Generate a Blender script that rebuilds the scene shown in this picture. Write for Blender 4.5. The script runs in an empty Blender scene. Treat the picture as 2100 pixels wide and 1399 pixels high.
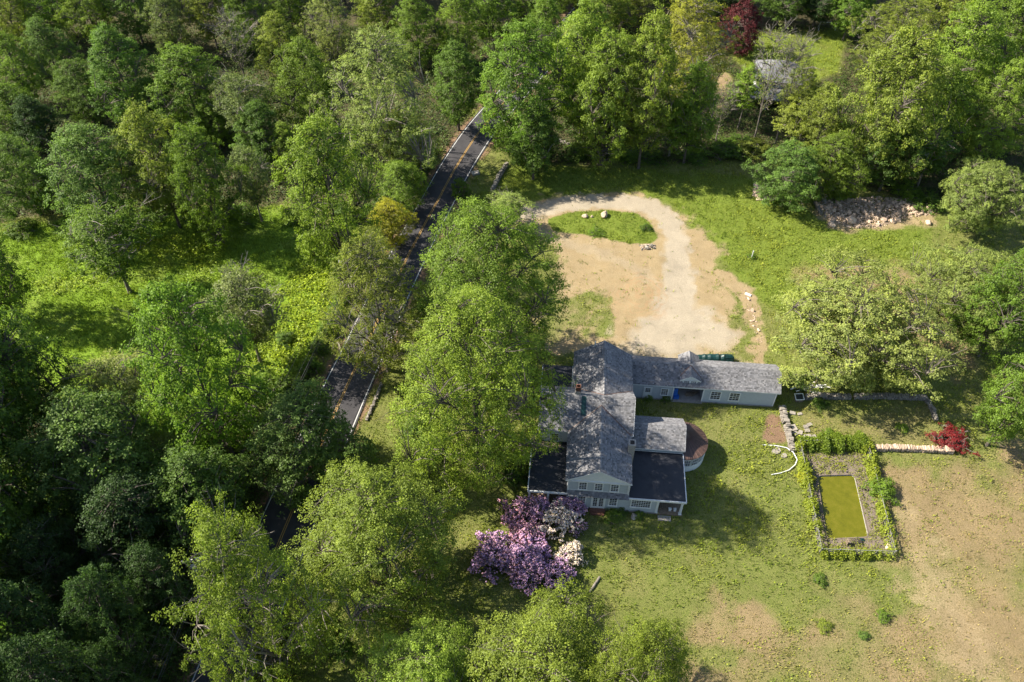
import bpy, math, random
import numpy as np
from mathutils import Vector, Matrix

# ------------------------------------------------------------------ camera, sky, sun, exposure
scene = bpy.context.scene
CAM_H, PITCH, FPX = 86.0, math.radians(46.5), 1633.0      # drone height, pitch below horizontal, focal length in px of a 2100 px wide frame
cam_data = bpy.data.cameras.new("camera")
cam_data.sensor_width = 36.0
cam_data.lens = 36.0 * FPX / 2100.0
cam_data.clip_end = 6000.0
cam = bpy.data.objects.new("camera", cam_data)
scene.collection.objects.link(cam)
cam.location = (0, 0, CAM_H)
cam.rotation_euler = (math.pi / 2 - PITCH, 0, 0)
scene.camera = cam

SUN_EL = math.radians(42.0)
SUN_TO = Vector((-1.0, 0.20))                 # horizontal direction towards the sun
world = bpy.data.worlds.new("World")
scene.world = world
world.use_nodes = True
wn = world.node_tree.nodes
wl = world.node_tree.links
wn.clear()
sky = wn.new("ShaderNodeTexSky"); sky.sky_type = 'NISHITA'; sky.sun_disc = False
sky.sun_elevation = SUN_EL
sky.sun_rotation = math.atan2(SUN_TO.x, SUN_TO.y)
bg = wn.new("ShaderNodeBackground"); bg.inputs[1].default_value = 0.085
wo = wn.new("ShaderNodeOutputWorld")
wl.new(sky.outputs[0], bg.inputs[0]); wl.new(bg.outputs[0], wo.inputs[0])

sun_data = bpy.data.lights.new("sun", 'SUN')
sun_data.energy = 5.0; sun_data.angle = math.radians(0.5); sun_data.color = (1.0, 0.92, 0.79)
sun = bpy.data.objects.new("sun", sun_data)
scene.collection.objects.link(sun)
sd = Vector((SUN_TO.normalized().x * math.cos(SUN_EL), SUN_TO.normalized().y * math.cos(SUN_EL), math.sin(SUN_EL)))
sun.rotation_euler = sd.to_track_quat('Z', 'Y').to_euler()
sun.location = (-60, 20, 80)

scene.view_settings.view_transform = 'Standard'
scene.view_settings.look = 'None'
scene.view_settings.gamma = 1.0
scene.view_settings.use_curve_mapping = False
scene.view_settings.exposure = 1.5
scene.cycles.max_bounces = 5
scene.cycles.diffuse_bounces = 2
scene.cycles.glossy_bounces = 2
scene.cycles.transmission_bounces = 3
scene.cycles.transparent_max_bounces = 4

# ------------------------------------------------------------------ helpers
rng = np.random.default_rng(7)
random.seed(7)
COL = scene.collection

def un(u, v, z=0.0):
    """survey: photo measurement -> point on the level plane at height z"""
    x = (u - 1050) / FPX; y = (v - 699.5) / FPX
    t = (CAM_H - z) / (math.sin(PITCH) + y * math.cos(PITCH))
    return (x * t, t * (math.cos(PITCH) - y * math.sin(PITCH)))

def depth(X, Y, Z):
    return Y * math.cos(PITCH) + (CAM_H - Z) * math.sin(PITCH)

def tag(o, label=None, cat=None, group=None, kind=None):
    if label: o["label"] = label
    if cat: o["category"] = cat
    if group: o["group"] = group
    if kind: o["kind"] = kind
    return o

def empty(name, loc=(0, 0, 0), rz=0.0):
    o = bpy.data.objects.new(name, None)
    o.empty_display_size = 0.3
    o.location = loc; o.rotation_euler = (0, 0, rz)
    COL.objects.link(o)
    return o

def link(name, me, parent=None):
    o = bpy.data.objects.new(name, me)
    COL.objects.link(o)
    if parent is not None: o.parent = parent
    return o

class MB:
    """collects faces; build() links them as one mesh object"""
    def __init__(s): s.v = []; s.f = []; s.t = []; s.tint = 0.5
    def face(s, pts):
        n = len(s.v); s.v.extend(tuple(p) for p in pts); s.f.append(tuple(range(n, n + len(pts)))); s.t.append(s.tint)
    def poly(s, verts, faces):
        n = len(s.v); s.v.extend(tuple(p) for p in verts)
        for f in faces: s.f.append(tuple(n + i for i in f)); s.t.append(s.tint)
    def box(s, x0, y0, z0, x1, y1, z1):
        s.poly([(x0,y0,z0),(x1,y0,z0),(x1,y1,z0),(x0,y1,z0),(x0,y0,z1),(x1,y0,z1),(x1,y1,z1),(x0,y1,z1)],
               [(3,2,1,0),(4,5,6,7),(0,1,5,4),(1,2,6,5),(2,3,7,6),(3,0,4,7)])
    def obox(s, c, ax, hx, hy, hz):
        """oriented box: centre, rotation matrix 3x3, half sizes"""
        c = Vector(c); vs = []
        for z in (-hz, hz):
            for x, y in ((-hx,-hy),(hx,-hy),(hx,hy),(-hx,hy)):
                vs.append(c + ax @ Vector((x, y, z)))
        s.poly(vs, [(3,2,1,0),(4,5,6,7),(0,1,5,4),(1,2,6,5),(2,3,7,6),(3,0,4,7)])
    def bar(s, a, b, w, h):
        a = Vector(a); b = Vector(b); d = b - a
        q = d.to_track_quat('X', 'Z').to_matrix()
        s.obox((a + b) / 2, q, d.length / 2, w / 2, h / 2)
    def tube(s, pts, rad, sides=6, cap=True):
        pts = [Vector(p) for p in pts]; n0 = len(s.v); k = len(pts)
        for i, p in enumerate(pts):
            d = (pts[min(i+1,k-1)] - pts[max(i-1,0)]).normalized()
            a = d.orthogonal().normalized() if abs(d.z) > .95 else d.cross(Vector((0,0,1))).normalized()
            b = d.cross(a); r = rad[i] if hasattr(rad, '__len__') else rad
            for j in range(sides):
                t = 2 * math.pi * j / sides
                s.v.append(tuple(p + (a * math.cos(t) + b * math.sin(t)) * r))
        for i in range(k - 1):
            for j in range(sides):
                s.f.append((n0+i*sides+j, n0+i*sides+(j+1)%sides, n0+(i+1)*sides+(j+1)%sides, n0+(i+1)*sides+j)); s.t.append(s.tint)
        if cap:
            s.f.append(tuple(n0+j for j in reversed(range(sides)))); s.t.append(s.tint)
            s.f.append(tuple(n0+(k-1)*sides+j for j in range(sides))); s.t.append(s.tint)
    def build_split(s, name, mat=None, parent=None):
        """every box or tube becomes an object of its own"""
        par = list(range(len(s.v)))
        def find(i):
            while par[i] != i: par[i] = par[par[i]]; i = par[i]
            return i
        for f in s.f:
            for i in f[1:]: par[find(i)] = find(f[0])
        groups = {}
        for k, f in enumerate(s.f): groups.setdefault(find(f[0]), []).append(k)
        for ks in groups.values():
            ids = sorted({i for k in ks for i in s.f[k]}); mp = {i: j for j, i in enumerate(ids)}; mb = MB()
            mb.v = [s.v[i] for i in ids]; mb.f = [tuple(mp[i] for i in s.f[k]) for k in ks]; mb.t = [s.t[k] for k in ks]
            mb.build(name, mat, parent)
    def mesh(s, name, mat=None, smooth=False):
        me = bpy.data.meshes.new(name); me.from_pydata(s.v, [], s.f); me.update()
        at = me.attributes.new("tint", 'FLOAT', 'FACE'); at.data.foreach_set("value", s.t)
        if mat: me.materials.append(mat)
        if smooth: me.polygons.foreach_set("use_smooth", [True] * len(me.polygons))
        return me
    def build(s, name, mat=None, parent=None, smooth=False):
        return link(name, s.mesh(name, mat, smooth), parent)

def np_mesh(name, V, F, mat=None, tint=None):
    """V (n,3); F (m,k) constant k"""
    V = np.ascontiguousarray(V, dtype=np.float32); F = np.ascontiguousarray(F, dtype=np.int32)
    me = bpy.data.meshes.new(name); m, k = F.shape
    me.vertices.add(len(V)); me.vertices.foreach_set("co", V.ravel())
    me.loops.add(m * k); me.loops.foreach_set("vertex_index", F.ravel())
    me.polygons.add(m); me.polygons.foreach_set("loop_start", np.arange(0, m * k, k, dtype=np.int32))
    me.update(calc_edges=True)
    if tint is not None:
        at = me.attributes.new("tint", 'FLOAT', 'FACE'); at.data.foreach_set("value", np.asarray(tint, dtype=np.float32))
    if mat: me.materials.append(mat)
    return me

# value noise in numpy (for masks, outlines and relief)
_perm = np.random.default_rng(3).random((256, 256)).astype(np.float32)
def vnoise(x, y):
    x = np.asarray(x, dtype=np.float64); y = np.asarray(y, dtype=np.float64)
    xi = np.floor(x).astype(int); yi = np.floor(y).astype(int); fx = x - xi; fy = y - yi
    fx = fx*fx*(3-2*fx); fy = fy*fy*(3-2*fy)
    a = _perm[xi & 255, yi & 255]; b = _perm[(xi+1) & 255, yi & 255]
    c = _perm[xi & 255, (yi+1) & 255]; d = _perm[(xi+1) & 255, (yi+1) & 255]
    return (a*(1-fx)+b*fx)*(1-fy) + (c*(1-fx)+d*fx)*fy
def fbm(x, y, o=4):
    r = 0; a = .5; t = 0
    for i in range(o):
        r = r + a * vnoise(x + i*17.3, y - i*9.1); t += a; a *= .5; x = x * 2.03; y = y * 2.03
    return r / t

def seg_dist(X, Y, pts, closed):
    d = np.full(X.shape, 1e9); n = len(pts)
    for i in range(n if closed else n - 1):
        ax, ay = pts[i]; bx, by = pts[(i+1) % n]
        dx, dy = bx-ax, by-ay; L = dx*dx+dy*dy + 1e-9
        t = np.clip(((X-ax)*dx + (Y-ay)*dy)/L, 0, 1)
        d = np.minimum(d, np.hypot(X-ax-t*dx, Y-ay-t*dy))
    return d
def sdf_poly(X, Y, pts):
    """positive inside"""
    ins = np.zeros(X.shape, bool); n = len(pts)
    for i in range(n):
        x1, y1 = pts[i]; x2, y2 = pts[(i+1) % n]
        c = ((y1 > Y) != (y2 > Y)) & (X < (x2-x1)*(Y-y1)/((y2-y1) if abs(y2-y1) > 1e-9 else 1e-9) + x1)
        ins ^= c
    d = seg_dist(X, Y, pts, True)
    return np.where(ins, d, -d)
def sstep(a, b, x):
    t = np.clip((x-a)/(b-a), 0, 1); return t*t*(3-2*t)
def PX(pts): return [un(*p) for p in pts]

# ------------------------------------------------------------------ materials
def new_mat(name):
    m = bpy.data.materials.new(name); m.use_nodes = True
    nt = m.node_tree; nt.nodes.clear()
    out = nt.nodes.new("ShaderNodeOutputMaterial")
    return m, nt, out
def N(nt, typ, **kw):
    n = nt.nodes.new(typ)
    for k, v in kw.items(): setattr(n, k, v)
    return n
def noise_fac(nt, scale, detail=4, coord=None, rough=.6):
    tc = N(nt, "ShaderNodeTexCoord"); ns = N(nt, "ShaderNodeTexNoise")
    ns.inputs["Scale"].default_value = scale; ns.inputs["Detail"].default_value = detail; ns.inputs["Roughness"].default_value = rough
    nt.links.new(tc.outputs["Object" if coord is None else coord], ns.inputs["Vector"])
    return ns.outputs["Fac"]
def ramp(nt, fac, stops):
    r = N(nt, "ShaderNodeValToRGB"); e = r.color_ramp.elements
    while len(e) < len(stops): e.new(.5)
    for el, (p, c) in zip(e, stops): el.position = p; el.color = (*c, 1)
    nt.links.new(fac, r.inputs[0]); return r.outputs[0]
def mixc(nt, fac, a, b, mode='MIX'):
    m = N(nt, "ShaderNodeMix", data_type='RGBA', blend_type=mode)
    for sock, val in ((m.inputs[0], fac), (m.inputs[6], a), (m.inputs[7], b)):
        if hasattr(val, 'is_linked') or isinstance(val, bpy.types.NodeSocket): nt.links.new(val, sock)
        elif isinstance(val, (int, float)): sock.default_value = val
        else: sock.default_value = (*val, 1)
    return m.outputs[2]
def mathn(nt, op, a, b=0.5):
    m = N(nt, "ShaderNodeMath", operation=op)
    for i, val in enumerate((a, b)):
        if isinstance(val, bpy.types.NodeSocket): nt.links.new(val, m.inputs[i])
        else: m.inputs[i].default_value = val
    return m.outputs[0]
def attr_fac(nt, name, typ='GEOMETRY', out="Fac"):
    a = N(nt, "ShaderNodeAttribute", attribute_name=name, attribute_type=typ); return a.outputs[out]

def surf(name, c1, c2, scale=6, rough=.8, bump=0.0, bscale=None, tint=0.0, spec=.3, metal=0.0, c3=None):
    """noise-mottled principled surface; tint = strength of per-piece variation"""
    m, nt, out = new_mat(name); b = N(nt, "ShaderNodeBsdfPrincipled")
    st = [(.3, c1), (.7, c2)] if c3 is None else [(.25, c1), (.5, c2), (.75, c3)]
    col = ramp(nt, noise_fac(nt, scale), st)
    if tint:
        t = attr_fac(nt, "tint"); k = mathn(nt, 'MULTIPLY_ADD', t, 2*tint); nt.nodes[-1].inputs[2].default_value = 1 - tint
        col = mixc(nt, 1.0, col, k, 'MULTIPLY')
    nt.links.new(col, b.inputs["Base Color"])
    b.inputs["Roughness"].default_value = rough; b.inputs["Specular IOR Level"].default_value = spec; b.inputs["Metallic"].default_value = metal
    if bump:
        bp = N(nt, "ShaderNodeBump"); bp.inputs["Strength"].default_value = bump; bp.inputs["Distance"].default_value = .05
        nt.links.new(noise_fac(nt, bscale or scale*3), bp.inputs["Height"]); nt.links.new(bp.outputs[0], b.inputs["Normal"])
    nt.links.new(b.outputs[0], out.inputs[0])
    return m

def leaf_mat(name, fixed=None, var=.55, trans=.45, instancer=False):
    """leaf: object colour x per-leaf tint, part of the light passes through"""
    m, nt, out = new_mat(name)
    if fixed is not None:
        base = N(nt, "ShaderNodeRGB"); base.outputs[0].default_value = (*fixed, 1); col = base.outputs[0]
    elif instancer:
        col = attr_fac(nt, "icol", 'GEOMETRY', "Color")
    else:
        col = N(nt, "ShaderNodeObjectInfo").outputs["Color"]
    t = attr_fac(nt, "tint")
    k = mathn(nt, 'MULTIPLY_ADD', t, 2*var); nt.nodes[-1].inputs[2].default_value = 1 - var
    col = mixc(nt, 1.0, col, k, 'MULTIPLY')
    # young tips are yellower
    yel = mixc(nt, 1.0, col, (1.28, 1.18, .72), 'MULTIPLY')
    col = mixc(nt, mathn(nt, 'POWER', t, 3.0), col, yel)
    d = N(nt, "ShaderNodeBsdfDiffuse"); tr = N(nt, "ShaderNodeBsdfTranslucent"); mx = N(nt, "ShaderNodeMixShader")
    g = N(nt, "ShaderNodeBsdfGlossy"); g.inputs["Roughness"].default_value = .55; g.inputs["Color"].default_value = (.8,.85,.8,1)
    mx2 = N(nt, "ShaderNodeMixShader"); mx2.inputs[0].default_value = .015
    nt.links.new(col, d.inputs[0]); nt.links.new(mixc(nt, 1.0, col, (1.15, 1.25, .7), 'MULTIPLY'), tr.inputs[0])
    mx.inputs[0].default_value = trans
    nt.links.new(d.outputs[0], mx.inputs[1]); nt.links.new(tr.outputs[0], mx.inputs[2])
    nt.links.new(mx.outputs[0], mx2.inputs[1]); nt.links.new(g.outputs[0], mx2.inputs[2])
    nt.links.new(mx2.outputs[0], out.inputs[0])
    return m

M = {}
M['leaf'] = leaf_mat("leaf")
M['cover'] = leaf_mat("cover_leaf", instancer=True, var=.35, trans=.35)
M['bark'] = surf("bark", (.055,.045,.035), (.14,.12,.10), 2.5, .95, .6, 12)
M['bark_pale'] = surf("bark_pale", (.10,.085,.07), (.22,.195,.165), 3, .95, .4, 12)
M['twig'] = surf("twig", (.08,.065,.055), (.17,.145,.125), 5, .95)
M['shingle'] = surf("cedar_shingle", (.125,.124,.130), (.150,.148,.153), 1.2, .9, .3, 30, tint=.5, c3=(.178,.172,.172))
M['ridge'] = surf("ridge_shingle", (.15,.148,.152), (.195,.19,.192), 5, .9, .3, tint=.3)
M['siding'] = surf("grey_siding", (.325,.35,.365), (.37,.395,.41), 3, .6, .05)
M['white'] = surf("white_paint", (.55,.56,.555), (.63,.635,.62), 4, .5)
M['membrane'] = surf("black_membrane", (.008,.009,.012), (.02,.021,.025), .8, .55, .1, 5, spec=.35, c3=(.018,.02,.025))
M['wrap'] = surf("housewrap", (.15,.185,.205), (.19,.225,.245), 2, .5)
M['wrapmark'] = surf("housewrap_print", (.03,.04,.05), (.05,.06,.07), 9, .6)
M['copper'] = surf("copper_roof", (.055,.036,.030), (.10,.058,.044), 2.2, .5, .1, spec=.5, tint=.25, c3=(.09,.056,.047))
M['glass'] = surf("window_glass", (.012,.016,.02), (.03,.035,.04), 1.2, .06, spec=.6)
M['brick'] = surf("old_brick", (.085,.036,.024), (.16,.075,.048), 14, .9, .5, tint=.3)
M['mortar'] = surf("mortar_stucco", (.21,.19,.165), (.33,.31,.28), 7, .95, .5)
M['concrete'] = surf("concrete", (.20,.185,.17), (.29,.27,.245), 3, .9, .3)
M['dark'] = surf("dark_interior", (.015,.013,.012), (.04,.035,.03), 2, .9)
M['planks'] = surf("weathered_board", (.13,.098,.066), (.235,.18,.125), 5, .85, .2, tint=.3)
M['blue'] = surf("blue_tarp", (.01,.06,.30), (.03,.14,.48), 3, .4, .3, spec=.4)
M['teal'] = surf("green_tarp", (.004,.022,.022), (.009,.042,.038), 3, .4, .5, 6, spec=.4)
M['green'] = surf("green_plastic", (.01,.22,.10), (.02,.32,.16), 4, .4)
M['stone'] = surf("field_stone", (.135,.12,.10), (.24,.215,.18), 3.5, .95, .5, 14, tint=.35, c3=(.31,.275,.23))
M['tanstone'] = surf("tan_rubble", (.25,.17,.115), (.38,.285,.205), 2.5, .95, .5, 14, tint=.4, c3=(.46,.385,.31))
M['asphalt'] = surf("asphalt", (.024,.023,.026), (.040,.038,.041), .35, .85, .25, 60, c3=(.056,.054,.056))
M['yellowline'] = surf("yellow_road_paint", (.28,.165,.04), (.35,.215,.06), 9, .7)
M['whiteline'] = surf("white_road_paint", (.36,.36,.35), (.48,.48,.46), 9, .7)
M['metal'] = surf("galvanised_metal", (.42,.43,.43), (.55,.56,.56), 6, .45, spec=.5)
M['wire'] = surf("wire", (.03,.032,.035), (.05,.052,.055), 6, .6)
M['pole'] = surf("utility_pole_wood", (.13,.10,.08), (.22,.18,.14), 4, .95, .3)
M['wood_white'] = surf("weathered_white_wood", (.50,.49,.46), (.68,.67,.64), 5, .8)
M['fence'] = surf("grey_fence_rail", (.15,.145,.13), (.22,.215,.195), 5, .7)
M['slate'] = surf("grey_roof_shingle", (.10,.10,.11), (.17,.17,.185), 5, .9, .3, 20, tint=.25)
M['soil'] = surf("bare_soil", (.22,.145,.09), (.36,.25,.165), 2.5, .98, .5, 10)
M['leaf_purple'] = leaf_mat("copper_beech_leaf", fixed=(.075,.016,.02), trans=.25)
M['leaf_red'] = leaf_mat("red_maple_leaf", fixed=(.17,.02,.024), trans=.35)
M['bl_purple'] = leaf_mat("purple_blossom", fixed=(.46,.29,.52), var=.35, trans=.3)
M['bl_pink'] = leaf_mat("pink_blossom", fixed=(.62,.35,.54), var=.3, trans=.3)
M['bl_white'] = leaf_mat("white_blossom", fixed=(.76,.66,.68), var=.22, trans=.3)

# murky pool water
m, nt, out = new_mat("pool_water"); b = N(nt, "ShaderNodeBsdfPrincipled")
nt.links.new(ramp(nt, noise_fac(nt, .9, 6, rough=.7), [(.3, (.072,.074,.003)), (.5, (.092,.092,.004)), (.72, (.12,.108,.010))]), b.inputs["Base Color"])
b.inputs["Roughness"].default_value = .12; b.inputs["Specular IOR Level"].default_value = .4
nt.links.new(b.outputs[0], out.inputs[0]); M['water'] = m

# ------------------------------------------------------------------ ground: zones surveyed from the photograph
SAND = PX([(1060,448),(1085,425),(1130,412),(1200,404),(1270,400),(1335,408),(1385,440),(1415,470),(1440,470),(1480,515),(1470,560),(1480,590),(1500,640),(1510,690),(1515,760),(1440,755),(1200,745),(1150,715),(1120,690),(1120,600),(1150,560),(1125,500),(1080,470)])
SANDW = PX([(1140,590),(1250,600),(1270,650),(1270,690),(1200,715),(1110,700),(1110,600)])
ISLAND = PX([(1120,447),(1180,433),(1240,430),(1300,434),(1335,455),(1352,482),(1340,502),(1290,502),(1240,490),(1180,481),(1132,474)])
APRON = PX([(1372,560),(1412,560),(1430,630),(1500,660),(1512,735),(1270,735),(1280,670),(1350,640)])
RUNNEL = PX([(1440,570),(1490,575),(1530,605),(1545,650),(1558,700),(1562,770)])
TRACK = PX([(1060,440),(1100,432),(1150,420),(1220,413),(1290,414),(1340,426),(1374,452),(1390,485),(1392,530),(1392,580),(1395,640),(1395,690)])
TRACK2 = PX([(1080,455),(1130,488),(1200,508),(1260,530),(1320,560),(1360,590),(1380,640)])
DRY = PX([(1820,915),(1900,935),(2100,915),(2200,915),(2200,1500),(1480,1500),(1390,1399),(1440,1330),(1560,1260),(1700,1230),(1850,1190),(1850,1100),(1800,960)])
PALE = PX([(1860,1040),(1880,1120),(1890,1170),(1940,1240),(1985,1320),(2010,1399),(2010,1450)])
GARDEN = PX([(1620,830),(1910,830),(1915,900),(1950,925),(1780,920),(1640,900)])
OAKBARE = PX([(1660,560),(1760,540),(1960,590),(2050,680),(2000,760),(1900,740),(1720,690)])
HEAPZ = PX([(1655,425),(1700,408),(1790,400),(1860,405),(1925,420),(1925,462),(1880,468),(1810,472),(1740,474),(1700,465)])
SOILP = PX([(1575,850),(1608,845),(1612,910),(1560,905)])
MEADOW = PX([(0,480),(120,450),(330,430),(560,420),(640,470),(700,520),(690,620),(640,730),(560,830),(420,900),(250,880),(100,800),(0,720),(-60,600)])
VIVID = [PX([(270,480),(400,462),(470,455),(420,560),(300,540)]), PX([(590,560),(700,550),(690,640),(620,760),(540,800),(500,740),(560,680)]), PX([(80,590),(170,575),(180,600),(110,610)])]
BACKLAWN = PX([(960,430),(1060,330),(1200,345),(1400,350),(1560,370),(1640,420),(1900,470),(1900,520),(1600,640),(1480,560),(1380,430),(1280,395)])
FARLAWN = PX([(1530,70),(1740,60),(1720,150),(1640,180),(1560,170),(1500,120)])
FARDRIVE = PX([(1480,140),(1497,150),(1500,190),(1480,235),(1420,245),(1460,200)])
FRONTLAWN = PX([(1050,1060),(1420,1040),(1640,900),(1680,1140),(1870,1180),(1700,1235),(1560,1265),(1430,1340),(1380,1450),(900,1450),(900,1150)])
WOODS_FLOOR = [PX([(880,200),(1060,200),(1060,330),(1550,330),(1560,300),(1900,430),(2300,420),(2300,-200),(800,-200)]), PX([(-400,-300),(900,-300),(1000,190),(830,430),(560,415),(300,425),(-100,460),(-400,460)]), PX([(-300,800),(60,800),(250,900),(480,960),(560,800),(640,760),(560,980),(480,1180),(380,1399),(350,1500),(-300,1500)])]  # outlines of the wooded ground, coloured as forest floor
ROADC = [(24,208),(18.6,195),(14.6,186),(10.7,177),(6.7,168),(2.7,159.5),(-1.2,151),(-5.2,142),(-7.9,134.9),(-10.7,126),(-13.1,116.9),(-15.2,109.1),(-17.6,99.5),(-19.7,90),(-21.6,80.6),(-23.3,73),(-25.0,64.5),(-26.6,56),(-28.6,44.5),(-30.4,32.2),(-32,20),(-34,0),(-36,-25)]
POOLC = PX([(1676,976),(1735,976),(1753,992),(1779,1101),(1714,1103),(1696,1085)])

def zones(X, Y):
    n = fbm(X*.35, Y*.35, 4) - .5
    n2 = fbm(X*.9+40, Y*.9, 3) - .5
    z = {}
    s = sdf_poly(X, Y, SAND) + n*7 + n2*3.5
    sand = sstep(-2.6, 2.4, s)
    w = sstep(-.5, 2.5, sdf_poly(X, Y, SANDW) + n*4); sand = sand*(1-np.clip(w*(.66+1.2*n+.9*n2),0,.95))
    sand = np.maximum(sand, .95*(1-sstep(.6, 2.0, seg_dist(X, Y, RUNNEL, False)+n*4+n2*2)))
    isl = sstep(-.25, .5, sdf_poly(X, Y, ISLAND) + n2*1.0)
    sand = sand*(1-isl)
    z['isl'] = isl
    trk = np.maximum.reduce([1-sstep(1.0, 3.2, seg_dist(X, Y, TRACK, False)+n2*2.2+n*1.5), .4*(1-sstep(.4, 3.0, seg_dist(X, Y, TRACK2, False)+n2*2.5)), .9*sstep(-2.5, 3.0, sdf_poly(X, Y, APRON)+n*7+n2*3)])*(1-isl)
    z['gravel'] = trk
    dry = sstep(-4, 4, sdf_poly(X, Y, DRY) + n*16)
    dry = dry*np.clip(1.0-1.7*(fbm(X*.16+31,Y*.16,3)-.42),.25,1.05)
    lawn = .28*sstep(.50,.64,fbm(X*.28+11,Y*.28,4))*(1-sstep(-2,2,sdf_poly(X,Y,BACKLAWN)))
    dry = np.maximum(dry*.85, lawn)
    dry = np.maximum(dry, .5*sstep(-3, 3, sdf_poly(X, Y, GARDEN)+n*6))
    oak = sstep(-4, 3, sdf_poly(X, Y, OAKBARE) + n*10)
    dry = np.maximum(dry, .8*oak)
    pale = 1-sstep(.2, 5.0, seg_dist(X, Y, PALE, False)+n*7+n2*3)
    soil = sstep(-.6, .8, sdf_poly(X, Y, SOILP)+n2*1.5)
    z['dry'] = np.clip(dry, 0, 1)*(1-isl)
    far = sstep(-.8, .8, sdf_poly(X, Y, FARDRIVE)+n*2)
    z['sand'] = np.clip(np.maximum.reduce([sand, .75*sstep(-1,1.5,sdf_poly(X,Y,HEAPZ)+n*5), trk, pale*.62, far*.7]), 0, 1)
    z['soil'] = np.maximum(soil, .5*far)
    z['meadow'] = sstep(-3, 2, sdf_poly(X, Y, MEADOW)+n*5)
    viv = 0
    for p in VIVID: viv = np.maximum(viv, sstep(-2.5, 1.5, sdf_poly(X, Y, p)+n*8))
    z['vivid'] = viv*z['meadow']
    z['lush'] = np.maximum.reduce([sstep(-3, 3, sdf_poly(X, Y, BACKLAWN)+n*6), isl, .9*sstep(-2, 2, sdf_poly(X, Y, FARLAWN))])*(1-np.clip(z['sand'],0,1))
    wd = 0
    for p in WOODS_FLOOR: wd = np.maximum(wd, sstep(-3, 2, sdf_poly(X, Y, p)+n*5))
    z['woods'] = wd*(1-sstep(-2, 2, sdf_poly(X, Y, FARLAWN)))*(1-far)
    z['road'] = seg_dist(X, Y, ROADC, False)
    z['verge'] = (1-sstep(3.6, 5.0, z['road']+n2*1.5))*sstep(-.2,.2,n+.12)
    z['pool'] = sdf_poly(X, Y, POOLC)
    return z

def axis(lo, hi, step, far):
    a = list(np.arange(lo, hi + step*.5, step)); s = step; r = a[-1]; out = []
    while r < far: s *= 1.25; r += s; out.append(r)
    l = a[0]; s = step; pre = []
    while l > -far: s *= 1.25; l -= s; pre.append(l)
    return np.array(pre[::-1] + a + out)
gx = axis(-78, 82, .42, 2500); gy = axis(26, 172, .42, 2500)
GX, GY = np.meshgrid(gx, gy, indexing='ij')
Z = zones(GX, GY)
gz = (fbm(GX*.5, GY*.5, 3)-.5)*.16 + (fbm(GX*1.7, GY*1.7, 2)-.5)*.09*(1-Z['sand']*.6)
flat = 1-np.clip(sstep(3.2, 6.0, Z['road']), 0, 1)
gz = gz*(1-flat) - .06*flat
hx, hy = un(1167,1043)
def in_house(X, Y): 
    a = math.radians(5); dx = X-hx; dy = Y-hy
    u = dx*math.cos(a)-dy*math.sin(a); w = dx*math.sin(a)+dy*math.cos(a); return u, w
hu, hw = in_house(GX, GY)
hb = (1-sstep(0, 2, np.maximum(np.maximum(-6-hu, hu-29), np.maximum(-1-hw, hw-25))))
gz = gz*(1-hb) - .03*hb
pd = sdf_poly(GX, GY, PX([(1632,912),(1778,912),(1834,1145),(1678,1140)]))
gz = np.where(pd > -.5, -.05, gz)
gz = np.where(Z['pool'] > -.55, -1.7, gz)
rutc = [un(1312,603), un(1330,585)]
RUTM = np.clip((1-sstep(3.2, 6.5, np.hypot(GX-rutc[0][0], GY-rutc[0][1])+(fbm(GX*.4,GY*.4,3)-.5)*5)), 0, 1)
nx, ny = len(gx), len(gy)
idx = np.arange(nx*ny).reshape(nx, ny)
F = np.stack([idx[:-1,:-1], idx[1:,:-1], idx[1:,1:], idx[:-1,1:]], -1).reshape(-1, 4)
gme = np_mesh("ground", np.stack([GX, GY, gz], -1).reshape(-1, 3), F)
for nm, chans in (("mask_a", ('sand', 'lush', 'dry')), ("mask_b", ('gravel', 'woods', 'meadow')), ("mask_c", ('soil', 'verge', 'vivid'))):
    c = np.stack([Z[k] for k in chans] + [RUTM if nm == 'mask_a' else np.ones_like(GX)], -1).reshape(-1, 4).astype(np.float32)
    at = gme.color_attributes.new(nm, 'FLOAT_COLOR', 'POINT'); at.data.foreach_set("color", c.ravel())
gme.polygons.foreach_set("use_smooth", [True]*len(gme.polygons))

m, nt, out = new_mat("ground_cover"); L = nt.links
def sep(name):
    a = N(nt, "ShaderNodeAttribute", attribute_name=name); s = N(nt, "ShaderNodeSeparateColor"); L.new(a.outputs["Color"], s.inputs[0]); return s.outputs
ma, mb_, mc = sep("mask_a"), sep("mask_b"), sep("mask_c")
n_big = noise_fac(nt, .25, 5); n_mid = noise_fac(nt, 1.4, 6, rough=.7); n_fine = noise_fac(nt, 7.0, 5, rough=.75); n_tiny = noise_fac(nt, 28.0, 3, rough=.8)
def brk(mask, amt, gain, nz=None):
    """mask edge broken up by fine noise"""
    a = mathn(nt, 'MULTIPLY', mathn(nt, 'SUBTRACT', nz or n_fine, .5), amt)
    a = mathn(nt, 'ADD', mask, a); a = mathn(nt, 'MULTIPLY', mathn(nt, 'SUBTRACT', a, .5), gain); a = mathn(nt, 'ADD', a, .5)
    nt.nodes[-1].use_clamp = True
    return a
n_gr = mathn(nt, 'ADD', mathn(nt, 'MULTIPLY', n_fine, .55), mathn(nt, 'MULTIPLY', n_tiny, .45))
grass = mixc(nt, n_mid, ramp(nt, n_gr, [(.36,(0.041,0.069,0.010)),(.5,(0.101,0.142,0.020)),(.64,(0.175,0.211,0.034))]), ramp(nt, n_gr, [(.36,(0.092,0.103,0.025)),(.5,(0.198,0.191,0.068)),(.64,(0.294,0.265,0.111))]))
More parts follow.
